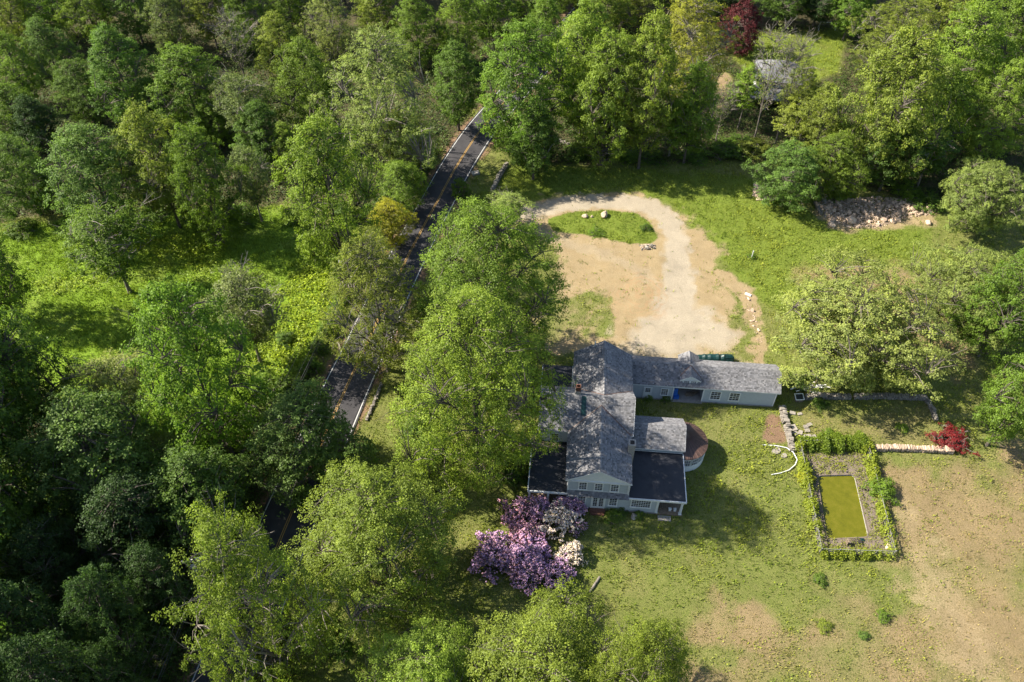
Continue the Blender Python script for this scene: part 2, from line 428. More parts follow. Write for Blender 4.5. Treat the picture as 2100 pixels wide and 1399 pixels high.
lush = mixc(nt, n_mid, ramp(nt, n_gr, [(.36,(0.043,0.085,0.009)),(.5,(0.109,0.175,0.018)),(.64,(0.190,0.250,0.032))]), ramp(nt, n_gr, [(.36,(0.076,0.100,0.014)),(.5,(0.171,0.190,0.036)),(.64,(0.266,0.260,0.068))]))
dryc = mixc(nt, n_mid, ramp(nt, n_gr, [(.36,(0.103,0.088,0.032)),(.5,(0.215,0.168,0.076)),(.64,(0.310,0.235,0.120))]), ramp(nt, n_gr, [(.36,(0.163,0.113,0.056)),(.5,(0.271,0.197,0.112)),(.66,(0.396,0.302,0.184))]))
meadow = ramp(nt, n_gr, [(.36,(0.070,0.125,0.012)),(.5,(0.159,0.251,0.024)),(.64,(0.253,0.351,0.040))])
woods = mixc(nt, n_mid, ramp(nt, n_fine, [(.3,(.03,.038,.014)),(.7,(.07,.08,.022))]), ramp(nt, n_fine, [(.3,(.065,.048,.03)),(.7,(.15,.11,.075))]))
sandc = mixc(nt, noise_fac(nt, .7, 5, rough=.65), ramp(nt, n_gr, [(.34,(0.162,0.112,0.053)),(.5,(0.267,0.194,0.098)),(.66,(0.357,0.269,0.146))]), ramp(nt, n_gr, [(.34,(0.235,0.182,0.101)),(.5,(0.341,0.269,0.158)),(.66,(0.429,0.356,0.217))]))
grav = mixc(nt, n_mid, ramp(nt, n_gr, [(.34,(0.194,0.167,0.126)),(.5,(0.318,0.275,0.207)),(.66,(0.441,0.387,0.298))]), ramp(nt, n_gr, [(.34,(0.265,0.221,0.156)),(.5,(0.379,0.320,0.229)),(.66,(0.494,0.423,0.311))]))
soil = ramp(nt, n_fine, [(.3,(.15,.094,.056)),(.7,(.255,.169,.109))])
col = mixc(nt, brk(ma[1], .8, 2.0), grass, lush)
col = mixc(nt, brk(mb_[2], .8, 2.0), col, meadow)
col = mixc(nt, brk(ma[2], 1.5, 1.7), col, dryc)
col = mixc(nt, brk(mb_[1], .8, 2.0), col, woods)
col = mixc(nt, brk(mc[1], 1.2, 1.6), col, soil)
col = mixc(nt, brk(ma[0], 1.3, 2.2), col, sandc)
col = mixc(nt, brk(mb_[0], .9, 1.8), col, grav)
# turning-circle ruts of bare orange soil
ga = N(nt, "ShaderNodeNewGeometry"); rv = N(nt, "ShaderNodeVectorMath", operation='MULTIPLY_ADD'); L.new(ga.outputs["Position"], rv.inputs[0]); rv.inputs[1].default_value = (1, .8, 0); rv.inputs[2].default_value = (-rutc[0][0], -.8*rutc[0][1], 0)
rl = N(nt, "ShaderNodeVectorMath", operation='LENGTH'); L.new(rv.outputs[0], rl.inputs[0])
wob = mathn(nt, 'ADD', rl.outputs["Value"], mathn(nt, 'MULTIPLY', noise_fac(nt, .3, 4), 5.0))
rut = mathn(nt, 'MULTIPLY', mathn(nt, 'ADD', mathn(nt, 'SINE', mathn(nt, 'MULTIPLY', wob, 6.0)), .15), 1.3); nt.nodes[-1].use_clamp = True
ra = N(nt, "ShaderNodeAttribute", attribute_name="mask_a"); rut = mathn(nt, 'MULTIPLY', rut, ra.outputs["Alpha"])
rut = mathn(nt, 'MULTIPLY', rut, mathn(nt, 'MULTIPLY', n_mid, .75))
col = mixc(nt, rut, col, (.34,.21,.115))
col = mixc(nt, brk(mc[0], 1.2, 2.2), col, soil)
col = mixc(nt, 1.0, col, ramp(nt, n_big, [(.3,(.86,.86,.86)),(.7,(1.1,1.1,1.1))]), 'MULTIPLY')
# tyre ruts and crumbs as relief
bp = N(nt, "ShaderNodeBump"); bp.inputs["Strength"].default_value = .9; bp.inputs["Distance"].default_value = .12
L.new(mathn(nt, 'ADD', n_fine, mathn(nt, 'MULTIPLY', n_tiny, .6)), bp.inputs["Height"])
b = N(nt, "ShaderNodeBsdfPrincipled"); b.inputs["Roughness"].default_value = .97; b.inputs["Specular IOR Level"].default_value = .1
L.new(col, b.inputs["Base Color"]); L.new(bp.outputs[0], b.inputs["Normal"]); L.new(b.outputs[0], out.inputs[0])
gme.materials.append(m)
ground = link("ground", gme); tag(ground, kind="structure")

# ------------------------------------------------------------------ road with its markings
def spline(pts, step=1.5):
    P = np.array(pts, float); out = []
    for i in range(len(P)-1):
        p0, p1, p2, p3 = P[max(i-1,0)], P[i], P[i+1], P[min(i+2,len(P)-1)]
        k = max(2, int(np.linalg.norm(p2-p1)/step))
        for j in range(k):
            t = j/k
            out.append(.5*((2*p1)+(-p0+p2)*t+(2*p0-5*p1+4*p2-p3)*t*t+(-p0+3*p1-3*p2+p3)*t**3))
    out.append(P[-1]); return np.array(out)
RC = spline(ROADC)
RT = np.gradient(RC, axis=0); RT /= np.linalg.norm(RT, axis=1)[:,None]
RN = np.stack([-RT[:,1], RT[:,0]], 1)
if RN[0,0] > 0: pass
half = np.interp(RC[:,1], [30, 45, 80, 112, 160], [3.4, 3.35, 3.15, 2.95, 2.95])
def ribbon(name, o0, o1, z, mat, wob=0.0):
    mb = MB(); n = len(RC)
    a = RC + RN*np.asarray(o0).reshape(-1,1) if np.ndim(o0) else RC + RN*o0
    c = RC + RN*np.asarray(o1).reshape(-1,1) if np.ndim(o1) else RC + RN*o1
    w = (np.array([random.random() for _ in range(2*n)])-.5)*wob
    vs = [(a[i,0]+w[i],a[i,1],z) for i in range(n)]+[(c[i,0]+w[n+i],c[i,1],z) for i in range(n)]
    mb.poly(vs, [(i,i+1,n+i+1,n+i) for i in range(n-1)])
    o = mb.build(name, mat); return o
ro = ribbon("road", -(half+.32), half+.32, .012, M['asphalt'], .12); tag(ro, kind="structure")
for nm, a, c, mt in (("edge_line", -(half+.06), -(half-.07), 'whiteline'), ("edge_line", half-.07, half+.06, 'whiteline'), ("centre_line", np.full(len(RC),-.17), np.full(len(RC),-.06), 'yellowline'), ("centre_line", np.full(len(RC),.06), np.full(len(RC),.17), 'yellowline')):
    o = ribbon(nm, a, c, .018, M[mt]); o.parent = ro

# ------------------------------------------------------------------ tree kit
def unit(a): return a/np.maximum(np.linalg.norm(a, axis=-1, keepdims=True), 1e-9)

def leaf_quads(pos, nrm, size, r, aspect=.62, fold=.18):
    n = len(pos); t = unit(np.cross(nrm, r.normal(size=(n,3)))); b = np.cross(nrm, t)
    s = (size*(.65+.7*r.random(n)))[:,None]
    V = np.empty((n,4,3)); V[:,0] = pos - t*s*.5; V[:,2] = pos + t*s*.5
    V[:,1] = pos - b*s*.5*aspect - nrm*s*fold; V[:,3] = pos + b*s*.5*aspect - nrm*s*fold
    return V.reshape(-1,3), np.arange(4*n).reshape(n,4)

def grow(seed, H, R, cb, nlimb, nclump, leaves, cr, leaf, shape='round', shell=.5, tr=.4, lobes=.22, flat=.62, spread=1.0, bare=0, dens_low=1.0, aspect=.62):
    """returns branch mesh data and leaf arrays of one tree standing at the origin"""
    r = np.random.default_rng(seed)
    ph = r.random(6)*6.28
    def prof(t):
        t = np.clip(t, 0, 1)
        if shape == 'round': return np.sin(np.pi*np.clip(t*.86+.10,0,1)**.85)**.62
        if shape == 'oval': return np.sin(np.pi*np.clip(t*.86+.12,0,1)**.9)**.75
        if shape == 'spread': return np.clip((.55+.75*t)*np.sqrt(np.clip(1-t**2.6,0,1))*1.05, 0, 1)
        if shape == 'cone': return np.clip((1-t)**.8*1.0+.04, 0, 1)*np.clip(t*8+.3,0,1)
        if shape == 'vase': return np.clip(.25+.95*t,0,1)*np.sqrt(np.clip(1-t**3.5,0,1))
        return np.ones_like(t)
    z0 = cb*H
    C = []; tries = 0; mind = cr*.82
    while len(C) < nclump and tries < nclump*14:
        tries += 1
        if tries == nclump*9: mind *= .7
        th = r.random()*6.2832; t = r.random(); rho = r.random()**.5
        if rho < shell and t < .72 and r.random() > .18: continue
        if t < .35 and r.random() > dens_low: continue
        lob = 1 + lobes*(math.sin(3*th+ph[0]+2*t)+.7*math.sin(5*th+ph[1]-3*t)+.5*math.sin(8*th+ph[2]+5*t))/1.4
        rad = float(prof(np.array(t)))*R*lob*rho
        z = z0 + t*(H-z0)*(1-.07*(math.sin(2*th+ph[3])+1)*.5*lobes*4*rho) - cr*.5
        p = np.array((rad*math.cos(th), rad*math.sin(th), z))
        if C and np.min(np.sum((np.array(C)-p)**2,1)) < mind*mind: continue
        C.append(p)
    C = np.array(C)
    # wood
    mb = MB()
    top = H*(.8 if shape != 'spread' else .6)
    tp = [Vector((math.sin(i*1.3+ph[4])*.012*H*i/5, math.cos(i*1.1+ph[5])*.012*H*i/5, top*i/6)) for i in range(7)]
    tip = .1
    mb.tube([tp[0]+Vector((0,0,-.4)), tp[0]+Vector((0,0,.25))]+tp[1:], [tr*1.55, tr*1.2]+[tr*(1-.86*(i/6)**.9) for i in range(1,7)], 7)
    nodes = [np.array(p) for p in tp[2:]]
    far = [int(np.argmax(C[:,2]))]; dmin = np.full(len(C), 1e9)
    for _ in range(nlimb-1):
        dmin = np.minimum(dmin, np.sum((C-C[far[-1]])**2,1)); far.append(int(np.argmax(dmin)))
    for k in far:
        e = Vector(C[k])*.9; hz = min(max(z0*.75, e.z - (e.xy.length*.85 + .18*H)), top*.92)
        q = hz/top*6; i = min(int(q), 5); s = tp[i].lerp(tp[i+1], q-i)
        mid = s.lerp(e, .5) + Vector((r.normal()*.03*R, r.normal()*.03*R, .08*H if shape!='spread' else .03*H))
        pts = [s.lerp(mid, u).lerp(mid.lerp(e, u), u) for u in (0,.17,.34,.5,.67,.84,1)]
        r0 = tr*(.30+.25*r.random())*(1-.5*hz/H)
        mb.tube(pts, [max(r0*(1-.85*u), .03) for u in (0,.17,.34,.5,.67,.84,1)], 5, False)
        nodes += [np.array(p) for p in pts[2:]]
    Nn = np.array(nodes)
    for c in C:
        d = np.sum((Nn-c)**2,1) + 30*np.clip(Nn[:,2]-c[2]+.1,0,9)
        a = Vector(Nn[int(np.argmin(d))]); e = Vector(c)
        mid = a.lerp(e,.5)+Vector((r.normal()*.15, r.normal()*.15, .12*(e-a).length))
        rr = .02+.010*min((e-a).length,5)
        mb.tube([a, mid, e], [rr*1.5, rr*1.1, rr*.5], 3, False)
    for _ in range(bare):                                  # dead twigs that stick out of the leaves
        c = Vector(C[r.integers(len(C))]); o = Vector((c.x, c.y, 0)); o = o.normalized() if o.length > .1 else Vector((1,0,0))
        for _ in range(3):
            e = c + (o*r.uniform(.6,1.5)+Vector((r.normal()*.7, r.normal()*.7, r.uniform(.1,1.3))))*cr*1.25
            m2 = c.lerp(e,.5)+Vector((r.normal()*.2, r.normal()*.2, .15))
            mb.tube([c, m2, e], [.05,.035,.014], 3, False)
            for _ in range(3):
                f = m2.lerp(e, r.random()); g = f+(e-c).normalized()*.5*cr*r.random()+Vector((r.normal(), r.normal(), r.normal()+.3))*.32*cr
                mb.tube([f, g], [.022,.008], 3, False)
    # leaves
    nc = len(C); per = np.maximum(1, (leaves*(.55+.9*r.random(nc))).astype(int))
    ci = np.repeat(np.arange(nc), per); n = len(ci)
    crs = cr*(.75+.5*r.random(nc))
    ns = 8
    sub = unit(r.normal(size=(nc,ns,3))*np.array((1,1,.8))+np.array((0,0,.55)))*(.45+.55*r.random((nc,ns,1)))
    si = r.integers(0, ns, n)
    off = sub[ci, si]*crs[ci][:,None]*np.array((spread,spread,flat)) + r.normal(size=(n,3))*(.20*crs[ci])[:,None]*np.array((1,1,.7))
    pos = C[ci] + off
    outw = unit(np.stack([C[:,0], C[:,1], (C[:,2]-(z0+.35*(H-z0)))*.9], 1))
    nr = unit(unit(off)*.55 + outw[ci]*.45 + np.array((0,0,.55)) + r.normal(size=(n,3))*.5)
    ct = r.random(nc)*.36; st = r.random((nc,ns))*.24
    tint = np.clip(.2 + ct[ci] + st[ci,si] + (r.random(n)-.5)*.3 + .08*off[:,2]/cr, 0, 1)
    return mb, pos, nr, tint, C

KIT = {}
def kit(name, variants, bark='bark', **kw):
    KIT[name] = []
    for k in range(variants):
        a = dict(kw); lf = a.pop('leafmat', 'leaf'); seed = a.pop('seed', 11)+k*31
        sz = a['leaf']; asp = a.get('aspect', .62)
        mb, pos, nr, tint, C = grow(seed, **a)
        V, F = leaf_quads(pos, nr, sz, np.random.default_rng(seed+1), asp)
        crown = np_mesh(name+"_crown", V, F, M[lf], tint)
        trunk = mb.mesh(name+"_trunk", M[bark])
        KIT[name].append((trunk, crown, a['H'], a['R'], a['cb']))

kit('maple', 3, H=26, R=10, cb=.12, nlimb=18, nclump=640, leaves=135, cr=1.25, leaf=.225, shape='round', shell=.5, tr=.55, bare=8, lobes=.3)
kit('tatty', 1, bark='bark_pale', seed=77, H=21, R=9, cb=.14, nlimb=16, nclump=320, leaves=145, cr=1.25, leaf=.235, shape='round', shell=.4, tr=.5, bare=45, lobes=.42)
kit('oak', 2, bark='bark', seed=91, H=17, R=13, cb=.22, nlimb=22, nclump=760, leaves=100, cr=1.05, leaf=.26, shape='spread', shell=.35, tr=.8, bare=8, lobes=.3)
kit('wood', 5, seed=140, H=21, R=5.6, cb=.2, nlimb=9, nclump=270, leaves=105, cr=1.05, leaf=.265, shape='oval', shell=.5, tr=.28, lobes=.3, bare=1)
kit('broad', 3, seed=260, H=20, R=7, cb=.14, nlimb=10, nclump=340, leaves=105, cr=1.1, leaf=.265, shape='round', shell=.5, tr=.33, lobes=.32, bare=1)
kit('feather', 2, bark='bark_pale', seed=330, H=23, R=7.5, cb=.13, nlimb=14, nclump=620, leaves=72, cr=.85, leaf=.23, shape='oval', shell=.4, tr=.4, lobes=.35, bare=6, aspect=.45)
kit('thin', 2, bark='bark_pale', seed=410, H=16, R=6, cb=.3, nlimb=14, nclump=260, leaves=60, cr=.9, leaf=.25, shape='vase', shell=.3, tr=.24, lobes=.35, bare=22)
kit('slim', 2, bark='bark_pale', seed=470, H=17, R=3.0, cb=.42, nlimb=7, nclump=90, leaves=75, cr=.85, leaf=.28, shape='oval', shell=.3, tr=.17, lobes=.35, bare=6)
kit('snag', 2, bark='bark_pale', seed=520, H=17, R=4.2, cb=.35, nlimb=14, nclump=120, leaves=14, cr=.9, leaf=.24, shape='vase', shell=.2, tr=.2, lobes=.3, bare=60)
kit('shrub', 3, bark='twig', seed=600, H=3.2, R=2.2, cb=.02, nlimb=7, nclump=80, leaves=55, cr=.5, leaf=.20, shape='round', shell=.5, tr=.07, lobes=.35)
kit('beech', 1, leafmat='leaf_purple', seed=700, H=15, R=5.5, cb=.08, nlimb=9, nclump=260, leaves=70, cr=.95, leaf=.29, shape='oval', shell=.5, tr=.3, lobes=.25)
kit('redmaple', 1, bark='twig', leafmat='leaf_red', seed=720, H=2.6, R=2.4, cb=.25, nlimb=9, nclump=110, leaves=75, cr=.36, leaf=.13, shape='spread', shell=.3, tr=.08, lobes=.4, flat=.4, bare=3)

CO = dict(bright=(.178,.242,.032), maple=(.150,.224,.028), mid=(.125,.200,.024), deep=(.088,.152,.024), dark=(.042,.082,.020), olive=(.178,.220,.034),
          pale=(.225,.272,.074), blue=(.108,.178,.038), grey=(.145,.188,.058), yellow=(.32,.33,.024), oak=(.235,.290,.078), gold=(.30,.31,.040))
tree_rng = random.Random(5)
use_count = {}
def plant(name, cat, kind, bbox, h, colour, label, group=None, var=None, base=None, tall=True):
    """bbox: crown outline in the photograph; base: trunk foot if the photograph shows it"""
    k = use_count.get(kind, 0); use_count[kind] = k+1
    tm, cm, H, R, cb = KIT[kind][(k if var is None else var) % len(KIT[kind])]
    x0, y0, x1, y1 = bbox
    for _ in range(3):                       # crown height from the outline seen at this camera's slant
        zc = h*(1+cb)/2; X, Y = un((x0+x1)/2, (y0+y1)/2, zc); ph = math.atan2(CAM_H-zc, Y); sc = depth(X, Y, zc)/FPX
        r_ = (x1-x0)/2*sc; v_ = (y1-y0)/2*sc; c2 = max((v_*v_-(r_*math.sin(ph))**2), 0)/math.cos(ph)**2
        if tall and kind not in ('oak','thin','snag','slim'): h = min(max(2*math.sqrt(c2)/(1-cb), .85*h), 1.18*h)
    zc = h*(1+cb)/2
    X, Y = un((x0+x1)/2, (y0+y1)/2, zc) if base is None else un(*base)
    rad = .95*(x1-x0)/2*depth(X, Y, zc)/FPX
    o = empty(name, (X, Y, 0), tree_rng.random()*6.28)
    o.scale = (rad/R, rad/R, h/H)
    t = link("trunk", tm, o); c = link("crown", cm, o)
    col = CO[colour] if isinstance(colour, str) else colour
    jv = 1+(tree_rng.random()-.5)*.24; j = [jv*(1+(tree_rng.random()-.5)*.08) for _ in range(3)]
    c.color = (col[0]*j[0], col[1]*j[1], col[2]*j[2], 1)
    tag(o, label, cat, group); return o

T = lambda *a, **k: plant('maple_tree', 'tree', *a, **k)
B = lambda *a, **k: plant('broadleaf_tree', 'tree', *a, **k)
# great maples round the house
T('maple', (808,570,1132,990), 26, 'bright', "largest sunlit maple, its crown touching the left side of the house roofs", var=0)
T('maple', (842,398,1155,765), 26, 'maple', "big green maple between the road and the sandy drive, behind the largest maple", var=1)
T('maple', (600,885,955,1325), 22, 'bright', "round sunlit maple at the left of the purple rhododendrons", var=2, tall=False)
T('tatty', (365,1005,650,1430), 19, 'bright', "ragged maple with bare grey limbs leaning over the road at the bottom left", var=0)
T('maple', (930,1205,1310,1590), 23, 'bright', "widest yellow-green maple cut by the bottom edge below the rhododendrons", var=1)
T('maple', (1195,1262,1425,1560), 18, 'bright', "smaller yellow-green maple cut by the bottom edge, right of the widest one", var=0)
T('maple', (735,1245,1015,1560), 18, 'bright', "yellow-green maple cut by the bottom edge, left of the widest one there", var=2, tall=False)
B('broad', (420,1350,640,1560), 10, 'olive', "low olive tree at the bottom edge under the ragged maple")
B('feather', (665,450,875,760), 16, 'olive', "feathery olive tree hanging over the road beside the big maples", var=0)
B('broad', (752,402,848,500), 10, 'yellow', "small bright yellow tree at the left kerb of the road")
B('broad', (508,775,738,1010), 13, 'blue', "muted green tree with its crown across the lower road bend", var=1)
B('thin', (690,470,780,560), 9, 'grey', "small grey half-bare tree left of the feathery olive tree")
B('thin', (985,385,1100,470), 7, 'pale', "thin half-bare treetop rising behind the big green maple")
# meadow trees
B('thin', (95,345,305,590), 16, 'mid', "thin leafy tree standing alone on the upper meadow, dark trunk showing", base=(267,600), var=0)
B('broad', (-60,380,75,640), 15, 'deep', "dark tree at the left edge of the meadow", base=(38,652))
B('thin', (405,435,615,660), 17, 'grey', "grey-green half-bare tree with a bare trunk foot in the bright ground cover", base=(535,745), var=1)
B('broad', (275,565,520,940), 19, 'mid', "tall dense green tree in the lower middle of the meadow", var=2)
B('thin', (140,680,330,900), 13, 'pale', "wispy yellow-green tree leaning over the lower meadow", var=0)
B('broad', (45,780,345,1100), 15, 'blue', "broad muted green tree at the foot of the meadow", var=0)
B('broad', (-40,650,90,860), 16, 'dark', "dark tree on the left edge below the meadow")
B('wood', (300,900,500,1120), 13, 'deep', "dark tree between the foot of the meadow and the lower road")
B('broad', (160,950,390,1200), 16, 'dark', "dark broad tree left of the utility pole")
# dark lower left corner; its shade is painted in by the 'dark' leaf colour
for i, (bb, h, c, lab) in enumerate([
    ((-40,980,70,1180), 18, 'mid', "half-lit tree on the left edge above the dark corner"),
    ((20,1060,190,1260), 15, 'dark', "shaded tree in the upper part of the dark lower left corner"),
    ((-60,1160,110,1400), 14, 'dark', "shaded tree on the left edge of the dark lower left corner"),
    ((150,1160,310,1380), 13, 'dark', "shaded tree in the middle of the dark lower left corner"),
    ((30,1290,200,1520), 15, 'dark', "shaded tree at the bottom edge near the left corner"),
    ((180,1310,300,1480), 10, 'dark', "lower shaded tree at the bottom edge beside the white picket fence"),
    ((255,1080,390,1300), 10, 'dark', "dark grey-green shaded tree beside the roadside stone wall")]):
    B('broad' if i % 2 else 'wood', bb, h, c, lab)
# wood left of the road, front rows
W = lambda *a, **k: plant('forest_tree', 'tree', *a, **k)
for bb, h, c, kd, lab in [
    ((92,245,292,470), 17, 'blue', 'broad', "rounded blue-green tree at the back edge of the meadow"),
    ((245,205,380,430), 19, 'olive', 'wood', "olive crown right of the rounded blue-green meadow-edge tree"),
    ((345,250,480,480), 17, 'mid', 'broad', "light green meadow-edge tree above the bright yellow ground cover"),
    ((455,265,565,450), 15, 'grey', 'thin', "greyish half-bare tree between two green meadow-edge trees"),
    ((575,240,775,545), 18, 'maple', 'broad', "large green maple-like tree on the left roadside above the meadow"),
    ((555,245,615,345), 12, 'bright', 'wood', "small bright green crown squeezed in above the meadow-edge trees"),
    ((-30,270,105,430), 16, 'deep', 'broad', "dark crown on the left edge above the meadow"),
    ((770,320,875,430), 12, 'mid', 'wood', "low green tree beside the shaded stretch of road"),
    ((175,45,312,235), 20, 'deep', 'wood', "tall dark green crown in the upper left wood"),
    ((300,85,470,265), 19, 'mid', 'broad', "pale-topped green crown right of the tall dark one in the upper left wood"),
    ((-30,165,78,285), 18, 'mid', 'wood', "green crown on the left edge, second from the top"),
    ((110,120,215,240), 17, 'deep', 'broad', "dark crown with lit branch tips left of the tall dark green crown"),
    ((425,125,565,300), 17, 'grey', 'thin', "greyish airy crown left of the pale feathery giant"),
    ((430,30,530,130), 17, 'grey', 'snag', "bare whitish dead tree in the upper left wood"),
    ((555,75,700,270), 20, 'mid', 'broad', "dense green crown left of the pale feathery giant"),
    ((675,55,900,345), 24, 'pale', 'feather', "pale feathery giant tree on the left of the road"),
    ((755,215,895,360), 15, 'olive', 'feather', "pale olive tree in front of the feathery giant"),
    ((880,80,990,235), 18, 'deep', 'wood', "dark tree overhanging the far end of the road from the left"),
    ((60,330,135,420), 11, 'mid', 'wood', "small green tree left of the rounded blue-green meadow-edge tree"),
    # second and back rows
    ((-20,60,70,190), 18, 'mid', 'wood', "green crown on the left edge, topmost but one"),
    ((45,35,150,170), 18, 'blue', 'broad', "blue-green crown near the top left corner"),
    ((-40,-50,60,80), 19, 'olive', 'broad', "olive crown filling the top left corner"),
    ((45,-70,140,50), 20, 'mid', 'wood', "second crown from the left along the top edge"),
    ((125,-55,225,75), 20, 'maple', 'broad', "lighter third crown from the left along the top edge"),
    ((215,-60,310,60), 20, 'deep', 'wood', "dark fourth crown from the left along the top edge"),
    ((295,-40,385,95), 19, 'grey', 'broad', "greyish fifth crown from the left along the top edge"),
    ((375,-60,465,70), 20, 'olive', 'wood', "olive sixth crown from the left along the top edge"),
    ((455,-50,550,90), 20, 'mid', 'broad', "seventh crown from the left along the top edge, behind the dead tree"),
    ((520,20,620,150), 19, 'olive', 'wood', "olive crown behind the dense green one"),
    ((540,-60,640,70), 20, 'mid', 'broad', "eighth crown from the left along the top edge"),
    ((625,-30,730,115), 20, 'pale', 'feather', "pale crown at the top edge behind the feathery giant"),
    ((720,-60,820,70), 21, 'olive', 'wood', "olive crown at the top edge above the feathery giant"),
    ((800,-20,905,120), 21, 'mid', 'broad', "green crown at the top edge left of the road's far end"),
    ((890,-30,985,110), 21, 'maple', 'broad', "bright green crown at the top edge above the road's far end"),
    ((960,-60,1060,70), 22, 'mid', 'wood', "tall crown at the top edge right of the road's far end"),
    ((270,160,350,260), 15, 'deep', 'wood', "dark gap-filling crown behind the olive meadow-edge tree"),
    ((395,190,470,290), 15, 'mid', 'wood', "narrow green crown behind the light green meadow-edge tree"),
    ((20,190,110,300), 14, 'dark', 'wood', "dark low crown above the dark left-edge crown"),
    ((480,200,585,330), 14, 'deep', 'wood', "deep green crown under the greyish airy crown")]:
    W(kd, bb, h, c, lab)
# belt of trees behind the back lawn
for bb, h, c, kd, lab in [
    ((975,40,1165,300), 20, 'mid', 'broad', "big green tree right of the road at the corner of the back lawn"),
    ((1125,-10,1275,240), 22, 'bright', 'wood', "tall yellow-topped tree in the belt behind the back lawn"),
    ((1165,60,1330,310), 21, 'maple', 'broad', "broad bright green tree in the middle of the belt behind the back lawn"),
    ((1270,20,1400,290), 22, 'bright', 'wood', "tall bright green tree right of the broad one in the belt"),
    ((1335,-30,1500,190), 22, 'gold', 'feather', "tall yellowish feathery tree behind the lawn belt"),
    ((1370,120,1480,300), 17, 'mid', 'wood', "green tree at the right end of the lawn belt by the far drive"),
    ((1040,210,1150,345), 12, 'deep', 'wood', "low dark tree over the stone wall by the road"),
    ((1240,190,1330,330), 12, 'maple', 'slim', "slender pale-trunked tree at the lawn edge, left of its pair"),
    ((1330,200,1410,335), 12, 'mid', 'slim', "slender pale-trunked tree at the lawn edge, right of its pair"),
    ((1050,-60,1150,60), 21, 'mid', 'wood', "green crown at the top edge left of the yellow-topped belt tree"),
    ((1230,-80,1340,40), 22, 'olive', 'broad', "olive crown at the top edge above the belt"),
    ((1130,-110,1240,10), 22, 'mid', 'broad', "crown at the top edge behind the yellow-topped belt tree"),
    ((1330,-110,1440,0), 22, 'mid', 'wood', "crown at the top edge behind the yellowish feathery tree"),
    ((1190,-40,1290,80), 21, 'maple', 'wood', "green crown between the yellow-topped and bright belt trees"),
    ((1075,-10,1160,120), 19, 'mid', 'wood', "green crown closing the gap where the far road vanishes"),
    ((1500,90,1570,250), 14, 'maple', 'slim', "small bright tree just left of the distant house"),
    ((1590,150,1690,300), 13, 'olive', 'slim', "small olive tree in front of the distant house"),
    ((1610,120,1680,230), 14, 'olive', 'wood', "olive-green crown overlapping the distant house's right side"),
    ((1640,165,1730,320), 14, 'olive', 'wood', "olive tree right of the distant house"),
    ((1555,0,1650,110), 24, 'pale', 'snag', "tall nearly bare tree in front of the distant house, left of its pair"),
    ((1625,15,1700,130), 22, 'pale', 'snag', "nearly bare leaning tree in front of the distant house, right of its pair"),
    ((1440,130,1505,240), 13, 'grey', 'snag', "dead broken-topped tree beside the far gravel drive"),
    ((1560,-70,1660,30), 20, 'deep', 'wood', "dark crown at the top edge behind the far lawn"),
    ((1640,-80,1740,30), 20, 'dark', 'wood', "darkest crown at the top edge behind the far lawn"),
    ((1710,-60,1800,55), 20, 'mid', 'wood', "green crown at the top edge at the right end of the far lawn"),
    ((1430,-70,1530,20), 20, 'dark', 'wood', "dark crown at the top edge behind the purple beech"),
    # right-hand wood
    ((1660,85,1860,385), 22, 'olive', 'broad', "large olive-yellow tree with a tall pale trunk behind the rubble heap"),
    ((1760,-10,1930,150), 22, 'olive', 'feather', "hazy light crown at the top edge of the right-hand wood"),
    ((1880,5,2060,250), 22, 'maple', 'broad', "tall bright crown in the upper right wood"),
    ((1850,110,1990,300), 20, 'mid', 'wood', "green crown right of the large olive-yellow tree"),
    ((1990,120,2130,310), 19, 'maple', 'broad', "bright crown on the right edge of the upper right wood"),
    ((2020,-40,2150,130), 21, 'mid', 'wood', "crown in the top right corner"),
    ((1900,-70,2010,60), 21, 'olive', 'wood', "olive crown at the top edge left of the top right corner"),
    ((1555,280,1690,420), 8, 'blue', 'broad', "round grey-green tree at the corner of the lawn by the small rock pile"),
    ((1640,265,1770,400), 8, 'maple', 'broad', "green tree right of the round grey-green one"),
    ((1780,230,1900,370), 14, 'deep', 'wood', "dark tree behind the rubble heap"),
    ((1870,250,1960,370), 12, 'deep', 'slim', "dark slender tree at the right end of the rubble heap"),
    ((1922,290,2115,500), 13, 'oak', 'oak', "pale yellow-green tree on the right edge beside the rubble heap"),
    ((2000,500,2160,720), 13, 'mid', 'broad', "bright green tree on the right edge beside the oak"),
    ((2040,690,2180,900), 12, 'mid', 'wood', "green tree on the right edge below the oak")]:
    nm = 'dead_tree' if kd == 'snag' else 'forest_tree'
    plant(nm, 'tree', kd, bb, h, c, lab, base=(1545,292) if 'tall nearly bare' in lab else (1590,296) if 'nearly bare leaning' in lab else (1466,296) if 'broken-topped' in lab else (1775,374) if 'tall pale trunk' in lab else (1262,316) if 'left of its pair' in lab and kd == 'slim' else (1372,320) if 'right of its pair' in lab and kd == 'slim' else (1880,384) if 'right end of the rubble' in lab else None)
plant('oak_tree', 'tree', 'oak', (1565,462,1975,855), 15, 'oak', "wide airy pale oak with a thick grey trunk behind the garden wall", var=0, tall=False)
plant('oak_tree', 'tree', 'oak', (1865,440,2125,730), 13, 'oak', "second airy pale oak, right of the wide one", var=1)
plant('copper_beech', 'tree', 'beech', (1478,-5,1568,100), 14, 'mid', "dark purple-leaved beech beyond the belt of trees")
plant('red_japanese_maple', 'tree', 'redmaple', (1905,870,1995,925), 2.4, 'mid', "small dark red maple at the end of the garden stone wall")
